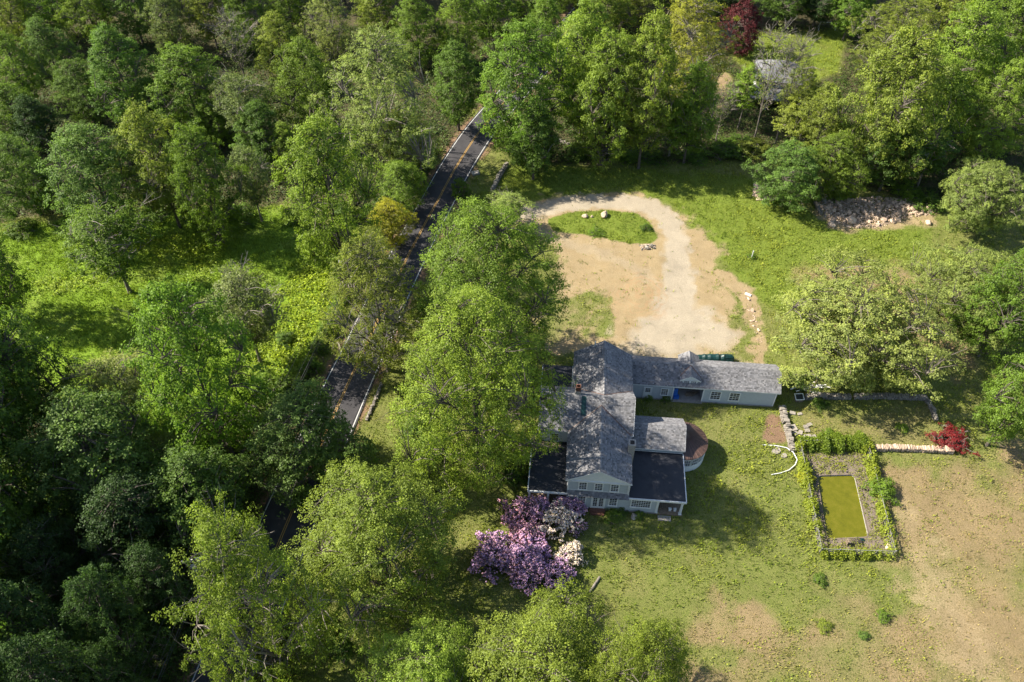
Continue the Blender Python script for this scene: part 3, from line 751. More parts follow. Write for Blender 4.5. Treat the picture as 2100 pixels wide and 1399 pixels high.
for k in range(19):
    u_ = -60+k*122+((k*37)%5)*9
    W(['wood','broad'][k%2], (u_-62,-185,u_+62,-30), 22, ['mid','deep','olive','maple','mid'][k%5], "far crown behind the top row, "+['first','second','third','fourth','fifth','sixth','seventh','eighth','ninth','tenth','eleventh','twelfth','thirteenth','fourteenth','fifteenth','sixteenth','seventeenth','eighteenth','nineteenth'][k]+" from the left", "farthest row of the woods")
# unseen tall trees, added outside the frame to shade the lower left corner
for k, (x, y, h, rr) in enumerate([(-59,40,33,8),(-60,51,33,8),(-63,61,32,8),(-62,29,33,8),(-72,45,34,8),(-73,58,34,8),(-76,50,30,8),(-50,24,30,7)]):
    tm, cm, H, R, cb = KIT['broad'][k % 3]
    o = empty('forest_tree', (x, y, 0), k*1.7); o.scale = (rr/R, rr/R, h/H)
    link("trunk", tm, o); c = link("crown", cm, o); c.color = (*CO['deep'], 1)
    tag(o, "tall unseen tree added outside the left edge to shade the lower left corner", "tree", "added shade trees left of the view")

# ------------------------------------------------------------------ the farmhouse (local axes: x along the front, y away from the camera)
house = empty("farmhouse", (hx, hy, 0), -math.radians(5))
tag(house, "rambling grey clapboard farmhouse with cedar shingle roofs, flat black porches and a long low wing", "house")
hr = random.Random(21)

def clap(mb, a, b, z0, z1, out, step=.15):
    """lapped boards between plan points a and b; out = outward plan direction"""
    z = z0; ox, oy = out
    while z < z1 - .01:
        t = min(z+step, z1)
        p = lambda q, zz, o: (q[0]+ox*o, q[1]+oy*o, zz)
        mb.face([p(a,z,.035), p(b,z,.035), p(b,t,.012), p(a,t,.012)])
        mb.face([p(a,z,.012), p(b,z,.012), p(b,z,.035), p(a,z,.035)])
        z = t
def wall_block(x0, y0, x1, y1, z0, z1, sides="fblr", mat='siding'):
    core = MB(); core.box(x0+.01, y0+.01, z0, x1-.01, y1-.01, z1)
    o = core.build("wall", M[mat], house)
    mb = MB()
    if 'f' in sides: clap(mb, (x0,y0), (x1,y0), z0, z1, (0,-1))
    if 'b' in sides: clap(mb, (x1,y1), (x0,y1), z0, z1, (0,1))
    if 'l' in sides: clap(mb, (x0,y1), (x0,y0), z0, z1, (-1,0))
    if 'r' in sides: clap(mb, (x1,y0), (x1,y1), z0, z1, (1,0))
    tr = MB()
    for cx, cy, s in ((x0,y0,'fl'),(x1,y0,'fr'),(x0,y1,'bl'),(x1,y1,'br')):
        if s[0] in sides or s[1] in sides: tr.box(cx-.08, cy-.08, z0, cx+.08, cy+.08, z1-.003)
    if mb.v: tag(mb.build("clapboards", M[mat], o), kind="stuff")
    if tr.v: tr.build_split("corner_board", M['white'], o)
    return o

def slope(E0, E1, R0, R1, deck, sh, step=.18, thick=.14, rnd=hr):
    E0, E1, R0, R1 = map(Vector, (E0, E1, R0, R1))
    n = (E1-E0).cross(R0-E0).normalized()
    if n.z < 0: n = -n
    top = [E0, E1, R1, R0]; bot = [p - n*thick for p in top]
    deck.poly(top+bot, [(0,1,2,3),(7,6,5,4),(0,4,5,1),(1,5,6,2),(2,6,7,3),(3,7,4,0)])
    S = (R0-E0).length; rows = max(2, int(S/step)); 
    for i in range(rows):
        a, c = i/rows, min((i+1.12)/rows, 1)
        l0, l1 = E0.lerp(R0,a), E1.lerp(R1,a); u0, u1 = E0.lerp(R0,c), E1.lerp(R1,c)
        W = (l1-l0).length; x = -rnd.random()*.15; row = (rnd.random()-.5)*.16
        while x < W:
            w = rnd.uniform(.14,.30); p, q = max(x,0)/W, min(x+w-.012,W)/W; x += w
            if q <= p: continue
            j = rnd.random()*.012; jj = (rnd.random()-.5)*.02/ S
            A, Bp, C, D = l0.lerp(l1,p), l0.lerp(l1,q), u0.lerp(u1,q), u0.lerp(u1,p)
            dn = (A-D).normalized()*rnd.random()*.03
            sh.tint = min(1, max(0, .5+row+rnd.gauss(0,.24)))
            sh.face([A+dn+n*(.034+j), Bp+dn+n*(.034+j), C+n*.008, D+n*.008])
            sh.face([A+dn+n*.002, Bp+dn+n*.002, Bp+dn+n*(.034+j), A+dn+n*(.034+j)])

def gable(E, ridge_axis, x0, x1, y0, y1, ze, zr, off=None, trim=True, trimends=(True, True)):
    """pitched roof over a rectangle; ridge runs along ridge_axis ('x' or 'y')"""
    deck, sh, rc = MB(), MB(), MB()
    if ridge_axis == 'y':
        xm = (x0+x1)/2 if off is None else off
        slope((x0,y0,ze),(x0,y1,ze),(xm,y0,zr),(xm,y1,zr), deck, sh); slope((x1,y0,ze),(x1,y1,ze),(xm,y0,zr),(xm,y1,zr), deck, sh)
        a, b_ = Vector((xm,y0,zr)), Vector((xm,y1,zr))
    else:
        ym = (y0+y1)/2 if off is None else off
        slope((x0,y0,ze),(x1,y0,ze),(x0,ym,zr),(x1,ym,zr), deck, sh); slope((x0,y1,ze),(x1,y1,ze),(x0,ym,zr),(x1,ym,zr), deck, sh)
        a, b_ = Vector((x0,ym,zr)), Vector((x1,ym,zr))
    o = deck.build("roof", M['shingle'], house)
    tag(sh.build("shingles", M['shingle'], o), kind="stuff")
    k = int((b_-a).length/.28); d = (b_-a)/k
    sd_ = Vector((1,0,0)) if ridge_axis == 'y' else Vector((0,1,0))
    run = (xm-x0) if ridge_axis == 'y' else (ym-y0); sl = (zr-ze)/run
    for i in range(k):
        p = a+d*i; q = p+d*1.05; rc.tint = hr.random()
        for s in (-1, 1):
            l = sd_*s*.16 + Vector((0,0,-.16*sl))
            rc.face([p+Vector((0,0,.055)), q+Vector((0,0,.045)), q+l+Vector((0,0,.05)), p+l+Vector((0,0,.06))])
    tag(rc.build("ridge_cap", M['ridge'], o), kind="stuff")
    # white rake and eave boards
    t = MB()
    if ridge_axis == 'y':
        for y, on in ((y0,trimends[0]),(y1,trimends[1])):
            if on:
                for x in (x0, x1): t.bar((x,y+(.02 if y==y0 else -.02),ze-.10),(xm,y+(.02 if y==y0 else -.02),zr-.10),.07,.2)
        for x in (x0,x1): t.bar((x+(.03 if x==x0 else -.03),y0+.06,ze-.12),(x+(.03 if x==x0 else -.03),y1-.06,ze-.12),.06,.16)
    else:
        for x, on in ((x0,trimends[0]),(x1,trimends[1])):
            if on:
                for y in (y0, y1): t.bar((x+(.02 if x==x0 else -.02),y,ze-.10),(x+(.02 if x==x0 else -.02),ym,zr-.10),.07,.2)
        for y in (y0,y1): t.bar((x0+.06,y+(.03 if y==y0 else -.03),ze-.12),(x1-.06,y+(.03 if y==y0 else -.03),ze-.12),.06,.16)
    if trim: t.build_split("trim_board", M['white'], o)
    return o

def window(x, z0, w, h, y, cols=3, rows=4, name="window", split=True, mx=None):
    """window in a wall facing the camera at local y; mx optionally turns it"""
    f = MB(); y1 = y-.02
    f.box(x-w/2-.13, y1-.07, z0-.13, x-w/2, y1, z0+h+.13); f.box(x+w/2, y1-.07, z0-.13, x+w/2+.13, y1, z0+h+.13)
    f.box(x-w/2, y1-.07, z0+h, x+w/2, y1, z0+h+.13); f.box(x-w/2-.16, y1-.11, z0-.16, x+w/2+.16, y1-.002, z0-.0)
    g = MB(); g.box(x-w/2, y1-.018, z0, x+w/2, y1-.004, z0+h)
    mu = MB()
    for i in range(1, cols): cx = x-w/2+w*i/cols; mu.box(cx-.018, y1-.05, z0, cx+.018, y1-.02, z0+h)
    for j in range(1, rows):
        cz = z0+h*j/rows; t = .035 if (split and j == rows//2) else .018
        mu.box(x-w/2, y1-.054, cz-t, x+w/2, y1-.022, cz+t)
    me = f.mesh(name, M['white'])
    objs = [(None, me), ("pane", g.mesh("pane", M['glass'])), ("muntins", mu.mesh("muntins", M['white']))]
    o = link(name, objs[0][1], house)
    if mx is not None: o.matrix_local = mx
    link("pane", objs[1][1], o); link("muntins", objs[2][1], o)
    return o

# main two-storey block, gable to the front
wall_block(-.35, .7, 6.9, 8.2, 3.0, 5.45, "fr")
# K and the gable behind it
wall_block(-4.2, 8.0, 7.2, 14.7, 0, 5.4, "flr")
wall_block(-.05, 14.7, 7.25, 21.2, 0, 5.4, "lbr")
# first storey with the porch bay at its right end
wall_block(-.35, .25, 10.6, 7.4, 0, 2.78, "f")
wall_block(10.6, 4.2, 13.7, 7.4, 0, 2.78, "fr")
# right rear wing and the long wing
wall_block(7.2, 7.45, 13.85, 12.1, 0, 3.68, "rb")
wall_block(7.3, 18.65, 13.5, 23.4, 0, 3.0, "fb")
wall_block(17.6, 18.65, 27.3, 23.4, 0, 3.0, "fbrl")
wall_block(13.5, 21.6, 17.6, 23.4, 0, 3.0, "b", 'planks')
lint = MB(); lint.box(13.5, 18.66, 2.55, 17.6, 18.85, 3.0); lint.build("lintel", M['white'], house)
fl = MB(); fl.box(13.4, 18.3, -.05, 17.7, 21.7, .07); fl.build("barn_floor", M['concrete'], house)
band = MB(); band.box(7.3, 18.58, 2.72, 27.38, 18.66, 2.98); band.build("frieze_board", M['white'], house)
# foundation strip
fd = MB(); fd.box(-.5,.16,-.1,10.7,.24,.22); fd.box(17.5,18.54,-.1,27.35,18.6,.16); fd.box(7.4,18.54,-.1,13.4,18.6,.16); fd.build_split("foundation", M['concrete'], house)

gable(None, 'y', -.72, 7.2, .45, 10.9, 5.5, 7.75, trimends=(True, False))
gable(None, 'x', -4.5, 7.5, 7.7, 15.0, 5.5, 8.5)
gable(None, 'y', -.38, 7.52, 11.6, 21.45, 5.5, 8.1, trimends=(False, True))
gable(None, 'x', 7.3, 14.15, 7.15, 12.35, 3.8, 5.65, trimends=(False, True))
gable(None, 'x', 7.35, 27.75, 18.4, 23.65, 3.1, 4.95, trimends=(False, True))
gable(None, 'y', 14.15, 16.95, 18.85, 23.6, 3.95, 4.85)
# copper-brown valley flashing
for pts_ in (((-.72,7.7,5.5),(3.24,10.43,7.75)),((7.2,7.7,5.5),(3.24,10.43,7.75)),((-.38,15.0,5.5),(3.57,11.83,8.1)),((7.52,15.0,5.5),(3.57,11.83,8.1)),((14.15,19.62,3.95),(15.55,20.85,4.85)),((16.95,19.62,3.95),(15.55,20.85,4.85))):
    vf = MB(); vf.bar(Vector(pts_[0])+Vector((0,0,.05)), Vector(pts_[1])+Vector((0,0,.05)), .2, .05); vf.build("valley_flashing", M['copper'], house)
# gable-end infills
gi = MB(); gi.poly([(-.35,.62,5.36),(6.9,.62,5.36),(3.24,.62,7.55),(-.35,.72,5.36),(6.9,.72,5.36),(3.24,.72,7.55)], [(0,1,2),(5,4,3),(0,3,4,1),(1,4,5,2),(2,5,3,0)])
gi.box(-.6,.5,5.26,7.1,.7,5.42); gi.build("pediment", M['white'], house)
for (x, y0, y1, zb, zt) in ((-4.2,8.0,14.7,5.38,8.15),(7.2,8.0,14.7,5.38,8.15),(13.85,7.45,12.1,3.66,5.4),(27.3,18.65,23.4,2.98,4.75)):
    g = MB(); s = .06; ym = (y0+y1)/2
    g.poly([(x-s,y0,zb),(x-s,y1,zb),(x-s,ym,zt),(x+s,y0,zb),(x+s,y1,zb),(x+s,ym,zt)], [(2,1,0),(3,4,5),(0,1,4,3),(1,2,5,4),(2,0,3,5)]); g.build("gable_wall", M['siding'], house)
g = MB(); g.poly([(-.05,21.15,5.38),(7.25,21.15,5.38),(3.6,21.15,7.95),(-.05,21.25,5.38),(7.25,21.25,5.38),(3.6,21.25,7.95)], [(0,1,2),(5,4,3),(0,3,4,1),(1,4,5,2),(2,5,3,0)]); g.build("gable_wall", M['siding'], house)
# dormer face on the long wing
d = MB(); d.box(14.45, 19.0, 3.0, 16.65, 23.4, 3.88); d.poly([(14.45,19.0,3.87),(16.65,19.0,3.87),(15.55,19.0,4.68),(14.45,19.12,3.87),(16.65,19.12,3.87),(15.55,19.12,4.68)], [(0,1,2),(5,4,3),(0,3,4,1),(1,4,5,2),(2,5,3,0)])
d.build("dormer", M['white'], house)
window(15.08, 3.36, .7, .46, 19.0, 3, 2, split=False); window(16.02, 3.36, .7, .46, 19.0, 3, 2, split=False)
# pent roof between the storeys
p = MB(); sh = MB()
slope((-.45,.0,2.86),(7.1,.0,2.86),(-.45,.72,3.2),(7.1,.72,3.2), p, sh, thick=.1)
po = p.build("pent_roof", M['shingle'], house); tag(sh.build("shingles", M['shingle'], po), kind="stuff")
t = MB(); t.box(-.4,.66,3.2,6.98,.70,3.36); t.build("flashing", M['metal'], house)
# flat black membrane roofs
def flat_roof(x0, y0, x1, y1, zf, zb, name="flat_roof"):
    m_ = MB(); m_.poly([(x0,y0,zf),(x1,y0,zf),(x1,y1,zb),(x0,y1,zb),(x0,y0,zf-.12),(x1,y0,zf-.12),(x1,y1,zb-.12),(x0,y1,zb-.12)], [(0,1,2,3),(7,6,5,4),(0,4,5,1),(1,5,6,2),(2,6,7,3),(3,7,4,0)])
    o = m_.build(name, M['membrane'], house)
    f = MB(); f.box(x0-.03,y0-.05,zf-.28,x1+.03,y0-.003,zf-.02); f.bar((x0-.03,y0,zf-.13),(x0-.03,y1,zb-.13),.05,.24); f.bar((x1+.03,y0,zf-.13),(x1+.03,y1,zb-.13),.05,.24)
    f.build_split("fascia", M['white'], o)
    e = MB(); e.bar((x0+.02,y0+.03,zf+.012),(x1-.02,y0+.03,zf+.012),.09,.03); e.bar((x0+.03,y0+.08,zf+.012),(x0+.03,y1,zb+.012),.07,.03); e.bar((x1-.03,y0+.08,zf+.012),(x1-.03,y1,zb+.012),.07,.03); e.build_split("drip_edge", M['metal'], o)
    s = MB()
    for k in range(1, 4):
        xs = x0+(x1-x0)*k/4; s.bar((xs,y0+.12,zf+.006),(xs,y1-.05,zb+.006),.06,.012)
    s.build_split("seam", M['membrane'], o)
    return o
flat_roof(7.0, .2, 14.0, 7.35, 2.98, 3.06)
flat_roof(-5.2, .3, -.38, 7.9, 2.9, 3.0)
flat_roof(-4.6, 15.1, -.4, 21.0, 2.9, 3.0)
wall_block(-4.3, 15.2, -.4, 20.8, 0, 2.7, "lb")
pl = MB(); pl.box(-4.2, 6.95, 3.02, -1.5, 7.7, 3.06); pl.build("plywood_sheet", M['planks'], house)
# housewrap strip under the right rear eave
hw_ = MB(); hw_.box(7.3, 7.36, 3.05, 13.9, 7.44, 3.68); wr = hw_.build("housewrap", M['wrap'], house)
for k in range(5):
    x = 7.75+k*1.32; q = MB()
    for j in range(5): q.box(x+j*.13, 7.345, 3.33+.02*(j%2), x+j*.13+.09, 7.355, 3.44+.03*((j*2)%3))
    q.box(x-.16,7.345,3.31,x-.06,7.355,3.46); q.build("printed_mark", M['wrapmark'], wr)
ts = MB(); ts.box(7.3,7.3,3.06,13.95,7.35,3.14); ts.build("trim_board", M['white'], house)
# front windows and doors
for x in (1.42, 3.32, 5.24): window(x, 3.62, .86, 1.35, .68, 3, 4)
window(1.42, 1.22, .86, 1.4, .23, 3, 4); window(5.26, 1.22, .86, 1.4, .23, 3, 4)
window(8.63, 1.28, 2.25, 1.42, .23, 8, 4, split=False)
window(-2.3, 3.1, .85, 1.5, 7.98, 3, 4)
pw = MB(); pw.box(-4.15, 7.9, 3.02, -2.95, 7.96, 4.9); pw.build("white_panel", M['white'], house)
window(12.35, 1.05, .85, 1.2, 18.63, 3, 4)
window(19.3, .85, 1.25, 1.5, 18.63, 3, 4); window(21.85, .85, 1.25, 1.5, 18.63, 3, 4)
def door(x0, x1, z0, z1, y, leaves=1, glaze=.45, cols=3, rows=3):
    f = MB(); f.box(x0-.14,y-.09,z0,x0,y-.02,z1+.14); f.box(x1,y-.09,z0,x1+.14,y-.02,z1+.14); f.box(x0,y-.09,z1,x1,y-.02,z1+.14)
    o = f.build("door", M['white'], house)
    w = (x1-x0)/leaves
    for k in range(leaves):
        a = x0+k*w+.01; b2 = x0+(k+1)*w-.01; lf = MB(); gz0 = z1-(z1-z0)*glaze
        lf.box(a,y-.055,z0,b2,y-.02,gz0); lf.box(a,y-.055,gz0,a+.11,y-.02,z1); lf.box(b2-.11,y-.055,gz0,b2,y-.02,z1); lf.box(a+.11,y-.055,z1-.1,b2-.11,y-.02,z1)
        for i in range(1,cols): cx = a+.11+(b2-a-.22)*i/cols; lf.box(cx-.014,y-.05,gz0,cx+.014,y-.03,z1-.1)
        for i in range(1,rows): cz = gz0+(z1-.1-gz0)*i/rows; lf.box(a+.11,y-.052,cz-.014,b2-.11,y-.032,cz+.014)
        lf.build("door_leaf", M['white'], o)
        g = MB(); g.box(a+.1,y-.03,gz0,b2-.1,y-.022,z1-.09); g.build("pane", M['glass'], o)
        h = MB(); h.box((b2-.09 if k==0 else a+.04),y-.1,z0+.95,(b2-.04 if k==0 else a+.09),y-.055,z0+1.08); h.build("door_handle", M['metal'], o)
    return o
door(2.72, 4.18, .32, 2.62, .23, 2, .82, 2, 5)
door(9.6, 10.5, .12, 2.3, 18.63, 1, .42, 3, 3)
st = MB(); st.box(2.5,-.35,-.05,4.4,.2,.3); st.box(2.6,-.7,-.05,4.3,-.35,.15); st.build("step", M['brick'], house)
# porch posts, floors and clutter
for x, y in ((10.68,.35),(13.6,.35),(-5.0,.5),(-2.7,.5),(-5.0,4.0),(-5.0,7.4)):
    q = MB(); q.box(x-.13,y-.13,0,x+.13,y+.13,2.74); q.box(x-.19,y-.19,0,x+.19,y+.19,.22); q.box(x-.18,y-.18,2.6,x+.18,y+.18,2.75); q.build("porch_post", M['white'], house)
pf = MB(); pf.box(10.5,.1,-.05,13.9,4.3,.14); pf.box(-5.2,.3,-.05,-.4,7.95,.2); pf.build_split("porch_floor", M['planks'], house)
sl = MB(); sl.box(10.9,-.75,-.05,12.5,-.05,.1); sl.build("step", M['concrete'], house)
# chimneys
c = MB(); c.box(-.12,11.35,7.6,.62,12.05,9.0); ch = c.build("chimney", M['mortar'], house)
bk = MB()
for k in range(9):
    z = 9.0+k*.085
    for i in range(3):
        o_ = .12 if k % 2 else 0
        for (a, b3, cc, dd) in ((-.05+i*.22-o_*.5,11.42,.155+i*.22-o_*.5,11.52),(-.05+i*.22-o_*.5,11.9,.155+i*.22-o_*.5,12.0)):
            bk.tint = hr.random(); bk.box(max(a,-.05),b3,z,min(cc,.56),dd,z+.075)
        bk.tint = hr.random(); bk.box(-.05,11.53+i*.125,z,.05,11.64+i*.125,z+.075); bk.tint = hr.random(); bk.box(.46,11.53+i*.125,z,.56,11.64+i*.125,z+.075)
tag(bk.build("bricks", M['brick'], ch), kind="stuff")
lead = MB(); lead.poly([(.75,11.2,8.36),(1.35,11.2,8.36),(1.35,9.3,6.86),(.75,9.3,6.86)], [(0,1,2,3)]); lead.poly([(.75,11.2,8.32),(1.35,11.2,8.32),(1.35,9.3,6.82),(.75,9.3,6.82)], [(3,2,1,0)])
for o_ in (lead,): o_.v = [(x,y,z+.07) for x,y,z in o_.v]
lead.build("roofing_felt_strip", M['teal'], house)
c = MB(); c.box(6.72,4.9,2.95,7.5,5.75,7.35); c.box(6.66,4.84,7.2,7.56,5.81,7.36); ch2 = c.build("chimney", M['mortar'], house)
q = MB(); q.box(6.86,5.05,7.36,7.36,5.6,7.40); q.build("flue", M['dark'], ch2)
# round sunroom with a ribbed copper cone
cx, cy, rw, re_ = 14.3, 9.7, 2.95, 3.07
w = MB(); n = 28; A0, A1 = -math.pi*.52, math.pi*.52
arc = [A0+(A1-A0)*i/n for i in range(n+1)]
P = lambda a, r, z: (cx+r*math.cos(a), cy+r*math.sin(a), z)
for i in range(n):
    a, b4 = arc[i], arc[i+1]
    w.face([P(a,rw,-.05),P(b4,rw,-.05),P(b4,rw,1.05),P(a,rw,1.05)]); w.face([P(a,rw,2.35),P(b4,rw,2.35),P(b4,rw,2.72),P(a,rw,2.72)])
    w.face([P(a,rw,1.05),P(b4,rw,1.05),P(b4,rw-.3,1.05),P(a,rw-.3,1.05)])
    w.face([P(a,rw-.1,1.0),P(b4,rw-.1,1.0),P(b4,rw-.1,2.4),P(a,rw-.1,2.4)])
sr = w.build("sunroom_wall", M['white'], house)
gl, mu = MB(), MB()
for k in range(9):
    ac = A0+(A1-A0)*(k+.5)/9; hwid = (A1-A0)/9*.40
    wmb = MB(); g = MB()
    for s in range(4):
        a, b4 = ac-hwid+s*hwid/2, ac-hwid+(s+1)*hwid/2
        g.face([P(a,rw-.03,1.15),P(b4,rw-.03,1.15),P(b4,rw-.03,2.3),P(a,rw-.03,2.3)])
    for s in range(4): wmb.tube([P(ac-hwid+s*2*hwid/3,rw,1.12),P(ac-hwid+s*2*hwid/3,rw,2.34)], .035 if s in (0,3) else .016, 4)
    for s in range(5):
        z = 1.13+s*.3; wmb.tube([P(ac-hwid+t_*hwid/2,rw,z) for t_ in range(5)], .03 if s in (0,2,4) else .016, 4)
    o = wmb.build("sunroom_window", M['white'], house); g.build("pane", M['glass'], o)
cone = MB(); nn = 34; B0, B1 = -math.pi*.53, math.pi*.53
for i in range(nn):
    a, b4 = B0+(B1-B0)*i/nn, B0+(B1-B0)*(i+1)/nn
    cone.tint = hr.random(); cone.face([P(a,re_,2.74),P(b4,re_,2.74),(cx-.15,cy,4.15)])
    cone.face([P(a,re_,2.62),P(b4,re_,2.62),P(b4,re_,2.74),P(a,re_,2.74)])
co = cone.build("copper_roof", M['copper'], house)
rb = MB()
for i in range(nn+1):
    a = B0+(B1-B0)*i/nn; rb.bar(P(a,re_-.01,2.77), (cx-.15+.05*math.cos(a),cy+.05*math.sin(a),4.16), .03, .05)
rb.build_split("standing_seam", M['copper'], co)
# gutter pipe and vent
v = MB(); v.tube([(2.3,20.9,7.0),(2.3,20.9,8.4)], .07, 8); v.build("vent_pipe", M['white'], house)
dp = MB(); dp.tube([(6.98,.42,5.2),(6.98,.55,3.1)], .05, 6); dp.build("downpipe", M['white'], house)
v = MB(); v.box(-.06,10.3,6.4,-.05,10.31,6.41)

def at_house(x, y):
    a = math.radians(5); return (hx + x*math.cos(a)+y*math.sin(a), hy - x*math.sin(a)+y*math.cos(a))

# ------------------------------------------------------------------ stones
sr_ = random.Random(9)
def stone_mesh(k, mat, block=False):
    import bmesh
    bm = bmesh.new(); r = random.Random(100+k)
    if block:
        bmesh.ops.create_cube(bm, size=2.0)
        for v in bm.verts: v.co = Vector((v.co.x*r.uniform(.72,1.05), v.co.y*r.uniform(.72,1.05), v.co.z*r.uniform(.75,1.0)))
        bmesh.ops.bevel(bm, geom=bm.edges[:], offset=.16, segments=1, affect='EDGES')
    else:
        bmesh.ops.create_icosphere(bm, subdivisions=1, radius=1.0)
        for v in bm.verts: v.co *= r.uniform(.74,1.18)
    bmesh.ops.triangulate(bm, faces=bm.faces[:])
    me = bpy.data.meshes.new("stone"); bm.to_mesh(me); bm.free()
    at = me.attributes.new("tint", 'FLOAT', 'FACE'); tv = r.random(); at.data.foreach_set("value", [tv]*len(me.polygons))
    me.materials.append(mat); return me
FIELD = [stone_mesh(k, M['stone'], k % 3 != 0) for k in range(9)]
TAN = [stone_mesh(30+k, M['tanstone'], k % 2 == 0) for k in range(9)]
def put_stone(parent, loc, size, rot, lib):
    o = link("stone", lib[sr_.randrange(len(lib))], parent); o.location = loc; o.scale = size; o.rotation_euler = rot; return o

def stone_wall(pts, h, wd, label, lib=FIELD, upright=False, size=.34, name="stone_wall"):
    P_ = [Vector((*un(*p), 0)) for p in pts]; root = empty(name, P_[0]); tag(root, label, "stone wall")
    cnt = 0
    for a, b2 in zip(P_, P_[1:]):
        d = b2-a; L_ = d.length; ang = math.atan2(d.y, d.x); nrm_ = Vector((-d.y, d.x, 0)).normalized()
        courses = max(1, int(round(h/.24)))
        for c_ in range(courses):
            x = 0
            while x < L_ and cnt < 295:
                s = size*sr_.uniform(.7,1.35); p = a + d.normalized()*min(x+s/2, L_) - P_[0]
                for side in ((-1,1) if wd > .5 else (0,)):
                    put_stone(root, p + nrm_*side*wd*.24 + Vector((0,0,.12+c_*.24)), (s*.52, wd*(.27 if wd>.5 else .5)*sr_.uniform(.7,1.3), .14*sr_.uniform(.9,1.2)), (sr_.gauss(0,.08), sr_.gauss(0,.08), ang+sr_.gauss(0,.12)), lib); cnt += 1
                x += s
        x = 0
        while x < L_ and cnt < 300:                       # cap stones
            s = (.2 if upright else size*1.1)*sr_.uniform(.75,1.3); p = a + d.normalized()*min(x+s/2, L_) - P_[0]
            if upright: put_stone(root, p+Vector((0,0,h+.13)), (s*.45, wd*.55*sr_.uniform(.85,1.15), .2*sr_.uniform(.8,1.2)), (sr_.gauss(0,.1), sr_.gauss(0,.35), ang+sr_.gauss(0,.1)), lib)
            else: put_stone(root, p+nrm_*sr_.uniform(-.18,.18)*wd+Vector((0,0,h+.05)), (s*.55*sr_.uniform(.7,1.2), wd*sr_.uniform(.25,.48), .1*sr_.uniform(.7,1.6)), (sr_.gauss(0,.1), sr_.gauss(0,.1), ang+sr_.gauss(0,.2)), lib)
            cnt += 1; x += s
    return root
stone_wall([(1650,818),(1690,816),(1741,818)], .5, .7, "dry stone wall behind the garden, left piece beside the wing", upright=True)
stone_wall([(1751,817),(1820,816),(1898,820)], .5, .7, "dry stone wall behind the garden, right piece under the oak", upright=True)
stone_wall([(1900,824),(1912,845),(1918,864)], .5, .6, "short tumbled stone wall closing the garden on the right")
stone_wall([(1603,836),(1610,868)], .6, 1.0, "short thick stone wall at the corner of the long wing")
stone_wall([(1612,874),(1620,905),(1624,925)], .6, .9, "stone wall between the bare soil and the garden slabs")
stone_wall([(1778,922),(1850,922),(1950,927)], .45, .8, "pale stone wall with upright capstones running to the red maple", lib=TAN, upright=True)
stone_wall([(1040,338),(1025,362),(1010,392)], .6, .8, "old stone wall beside the far road verge")
stone_wall([(783,788),(770,822),(752,862)], .24, .5, "low pale stone wall along the verge left of the largest maple", size=.26)
stone_wall([(452,1085),(425,1135),(402,1180)], .8, .9, "shaded stone wall beside the utility pole")
stone_wall([(338,1318),(322,1352)], .6, .6, "shaded stone wall end behind the white picket fence")
stone_wall([(1090,283),(1130,286),(1165,298)], .5, .8, "stone wall in the shade behind the back lawn")

# rubble heap and small piles
def heap(name, label, poly_px, hmax, n, s0, s1, cat, lib=TAN, extra=0):
    pts = PX(poly_px); cx_ = sum(p[0] for p in pts)/len(pts); cy_ = sum(p[1] for p in pts)/len(pts)
    root = empty(name, (cx_, cy_, 0)); tag(root, label, cat)
    xs = [p[0] for p in pts]; ys = [p[1] for p in pts]
    q = np.stack([rng.uniform(min(xs), max(xs), 40000), rng.uniform(min(ys), max(ys), 40000)], 1)
    d_ = sdf_poly(q[:,0], q[:,1], pts); ok = d_ > -.15; q = q[ok]; d_ = d_[ok]; dm = d_.max()
    mound = lambda dd: hmax*np.clip(dd/dm,0,1)**.7
    for i in range(min(n, len(q))):
        s = sr_.uniform(s0, s1)*(1.0 if sr_.random() < .85 else 1.7); z = float(mound(d_[i]))*sr_.uniform(.75,1.05)
        put_stone(root, (q[i,0]-cx_, q[i,1]-cy_, z+s*.15), (s*sr_.uniform(.8,1.4), s*sr_.uniform(.7,1.1), s*sr_.uniform(.4,.75)), (sr_.gauss(0,.4), sr_.gauss(0,.4), sr_.random()*6.3), lib)
    # smaller rubble that fills the heap
    if extra:
        V, F_, T_ = [], [], []; base = [np.array([v.co[:] for v in me.vertices]) for me in lib]; bf = [np.array([p.vertices[:] for p in me.polygons]) for me in lib]; off = 0
        for i in range(n, min(n+extra, len(q))):
            k = sr_.randrange(len(lib)); s = s0*sr_.uniform(.45,.95); R_ = np.array(Matrix.Rotation(sr_.random()*6.3,3,'Z') @ Matrix.Rotation(sr_.gauss(0,.6),3,'X'))
            v = (base[k]*np.array((s*1.2,s,s*.6)))@R_.T + np.array((q[i,0]-cx_, q[i,1]-cy_, float(mound(d_[i]))*.85+s*.1)); V.append(v); F_.append(bf[k]+off); off += len(v); T_ += [sr_.random()]*len(bf[k])
        tag(link("rubble", np_mesh("rubble", np.concatenate(V), np.concatenate(F_), M['tanstone'], T_), root), kind="stuff")
    return root
heap("rubble_heap", "big heap of tan rubble stones at the edge of the right-hand wood", [(1670,418),(1700,412),(1740,408),(1790,404),(1850,408),(1915,422),(1905,440),(1850,448),(1810,466),(1750,468),(1705,458)], .5, 300, .12, .34, "rubble heap", extra=3000)
heap("rock_pile", "small pile of tan rocks at the lawn corner by the round grey-green tree", [(1547,388),(1560,383),(1574,398),(1566,411),(1549,408)], .7, 40, .22, .42, "rock pile", extra=60)
heap("gravel_mound", "small grey gravel mound at the right tip of the drive island", [(1312,505),(1328,501),(1345,505),(1340,513),(1315,513)], .4, 24, .10, .22, "gravel mound", lib=FIELD, extra=120)
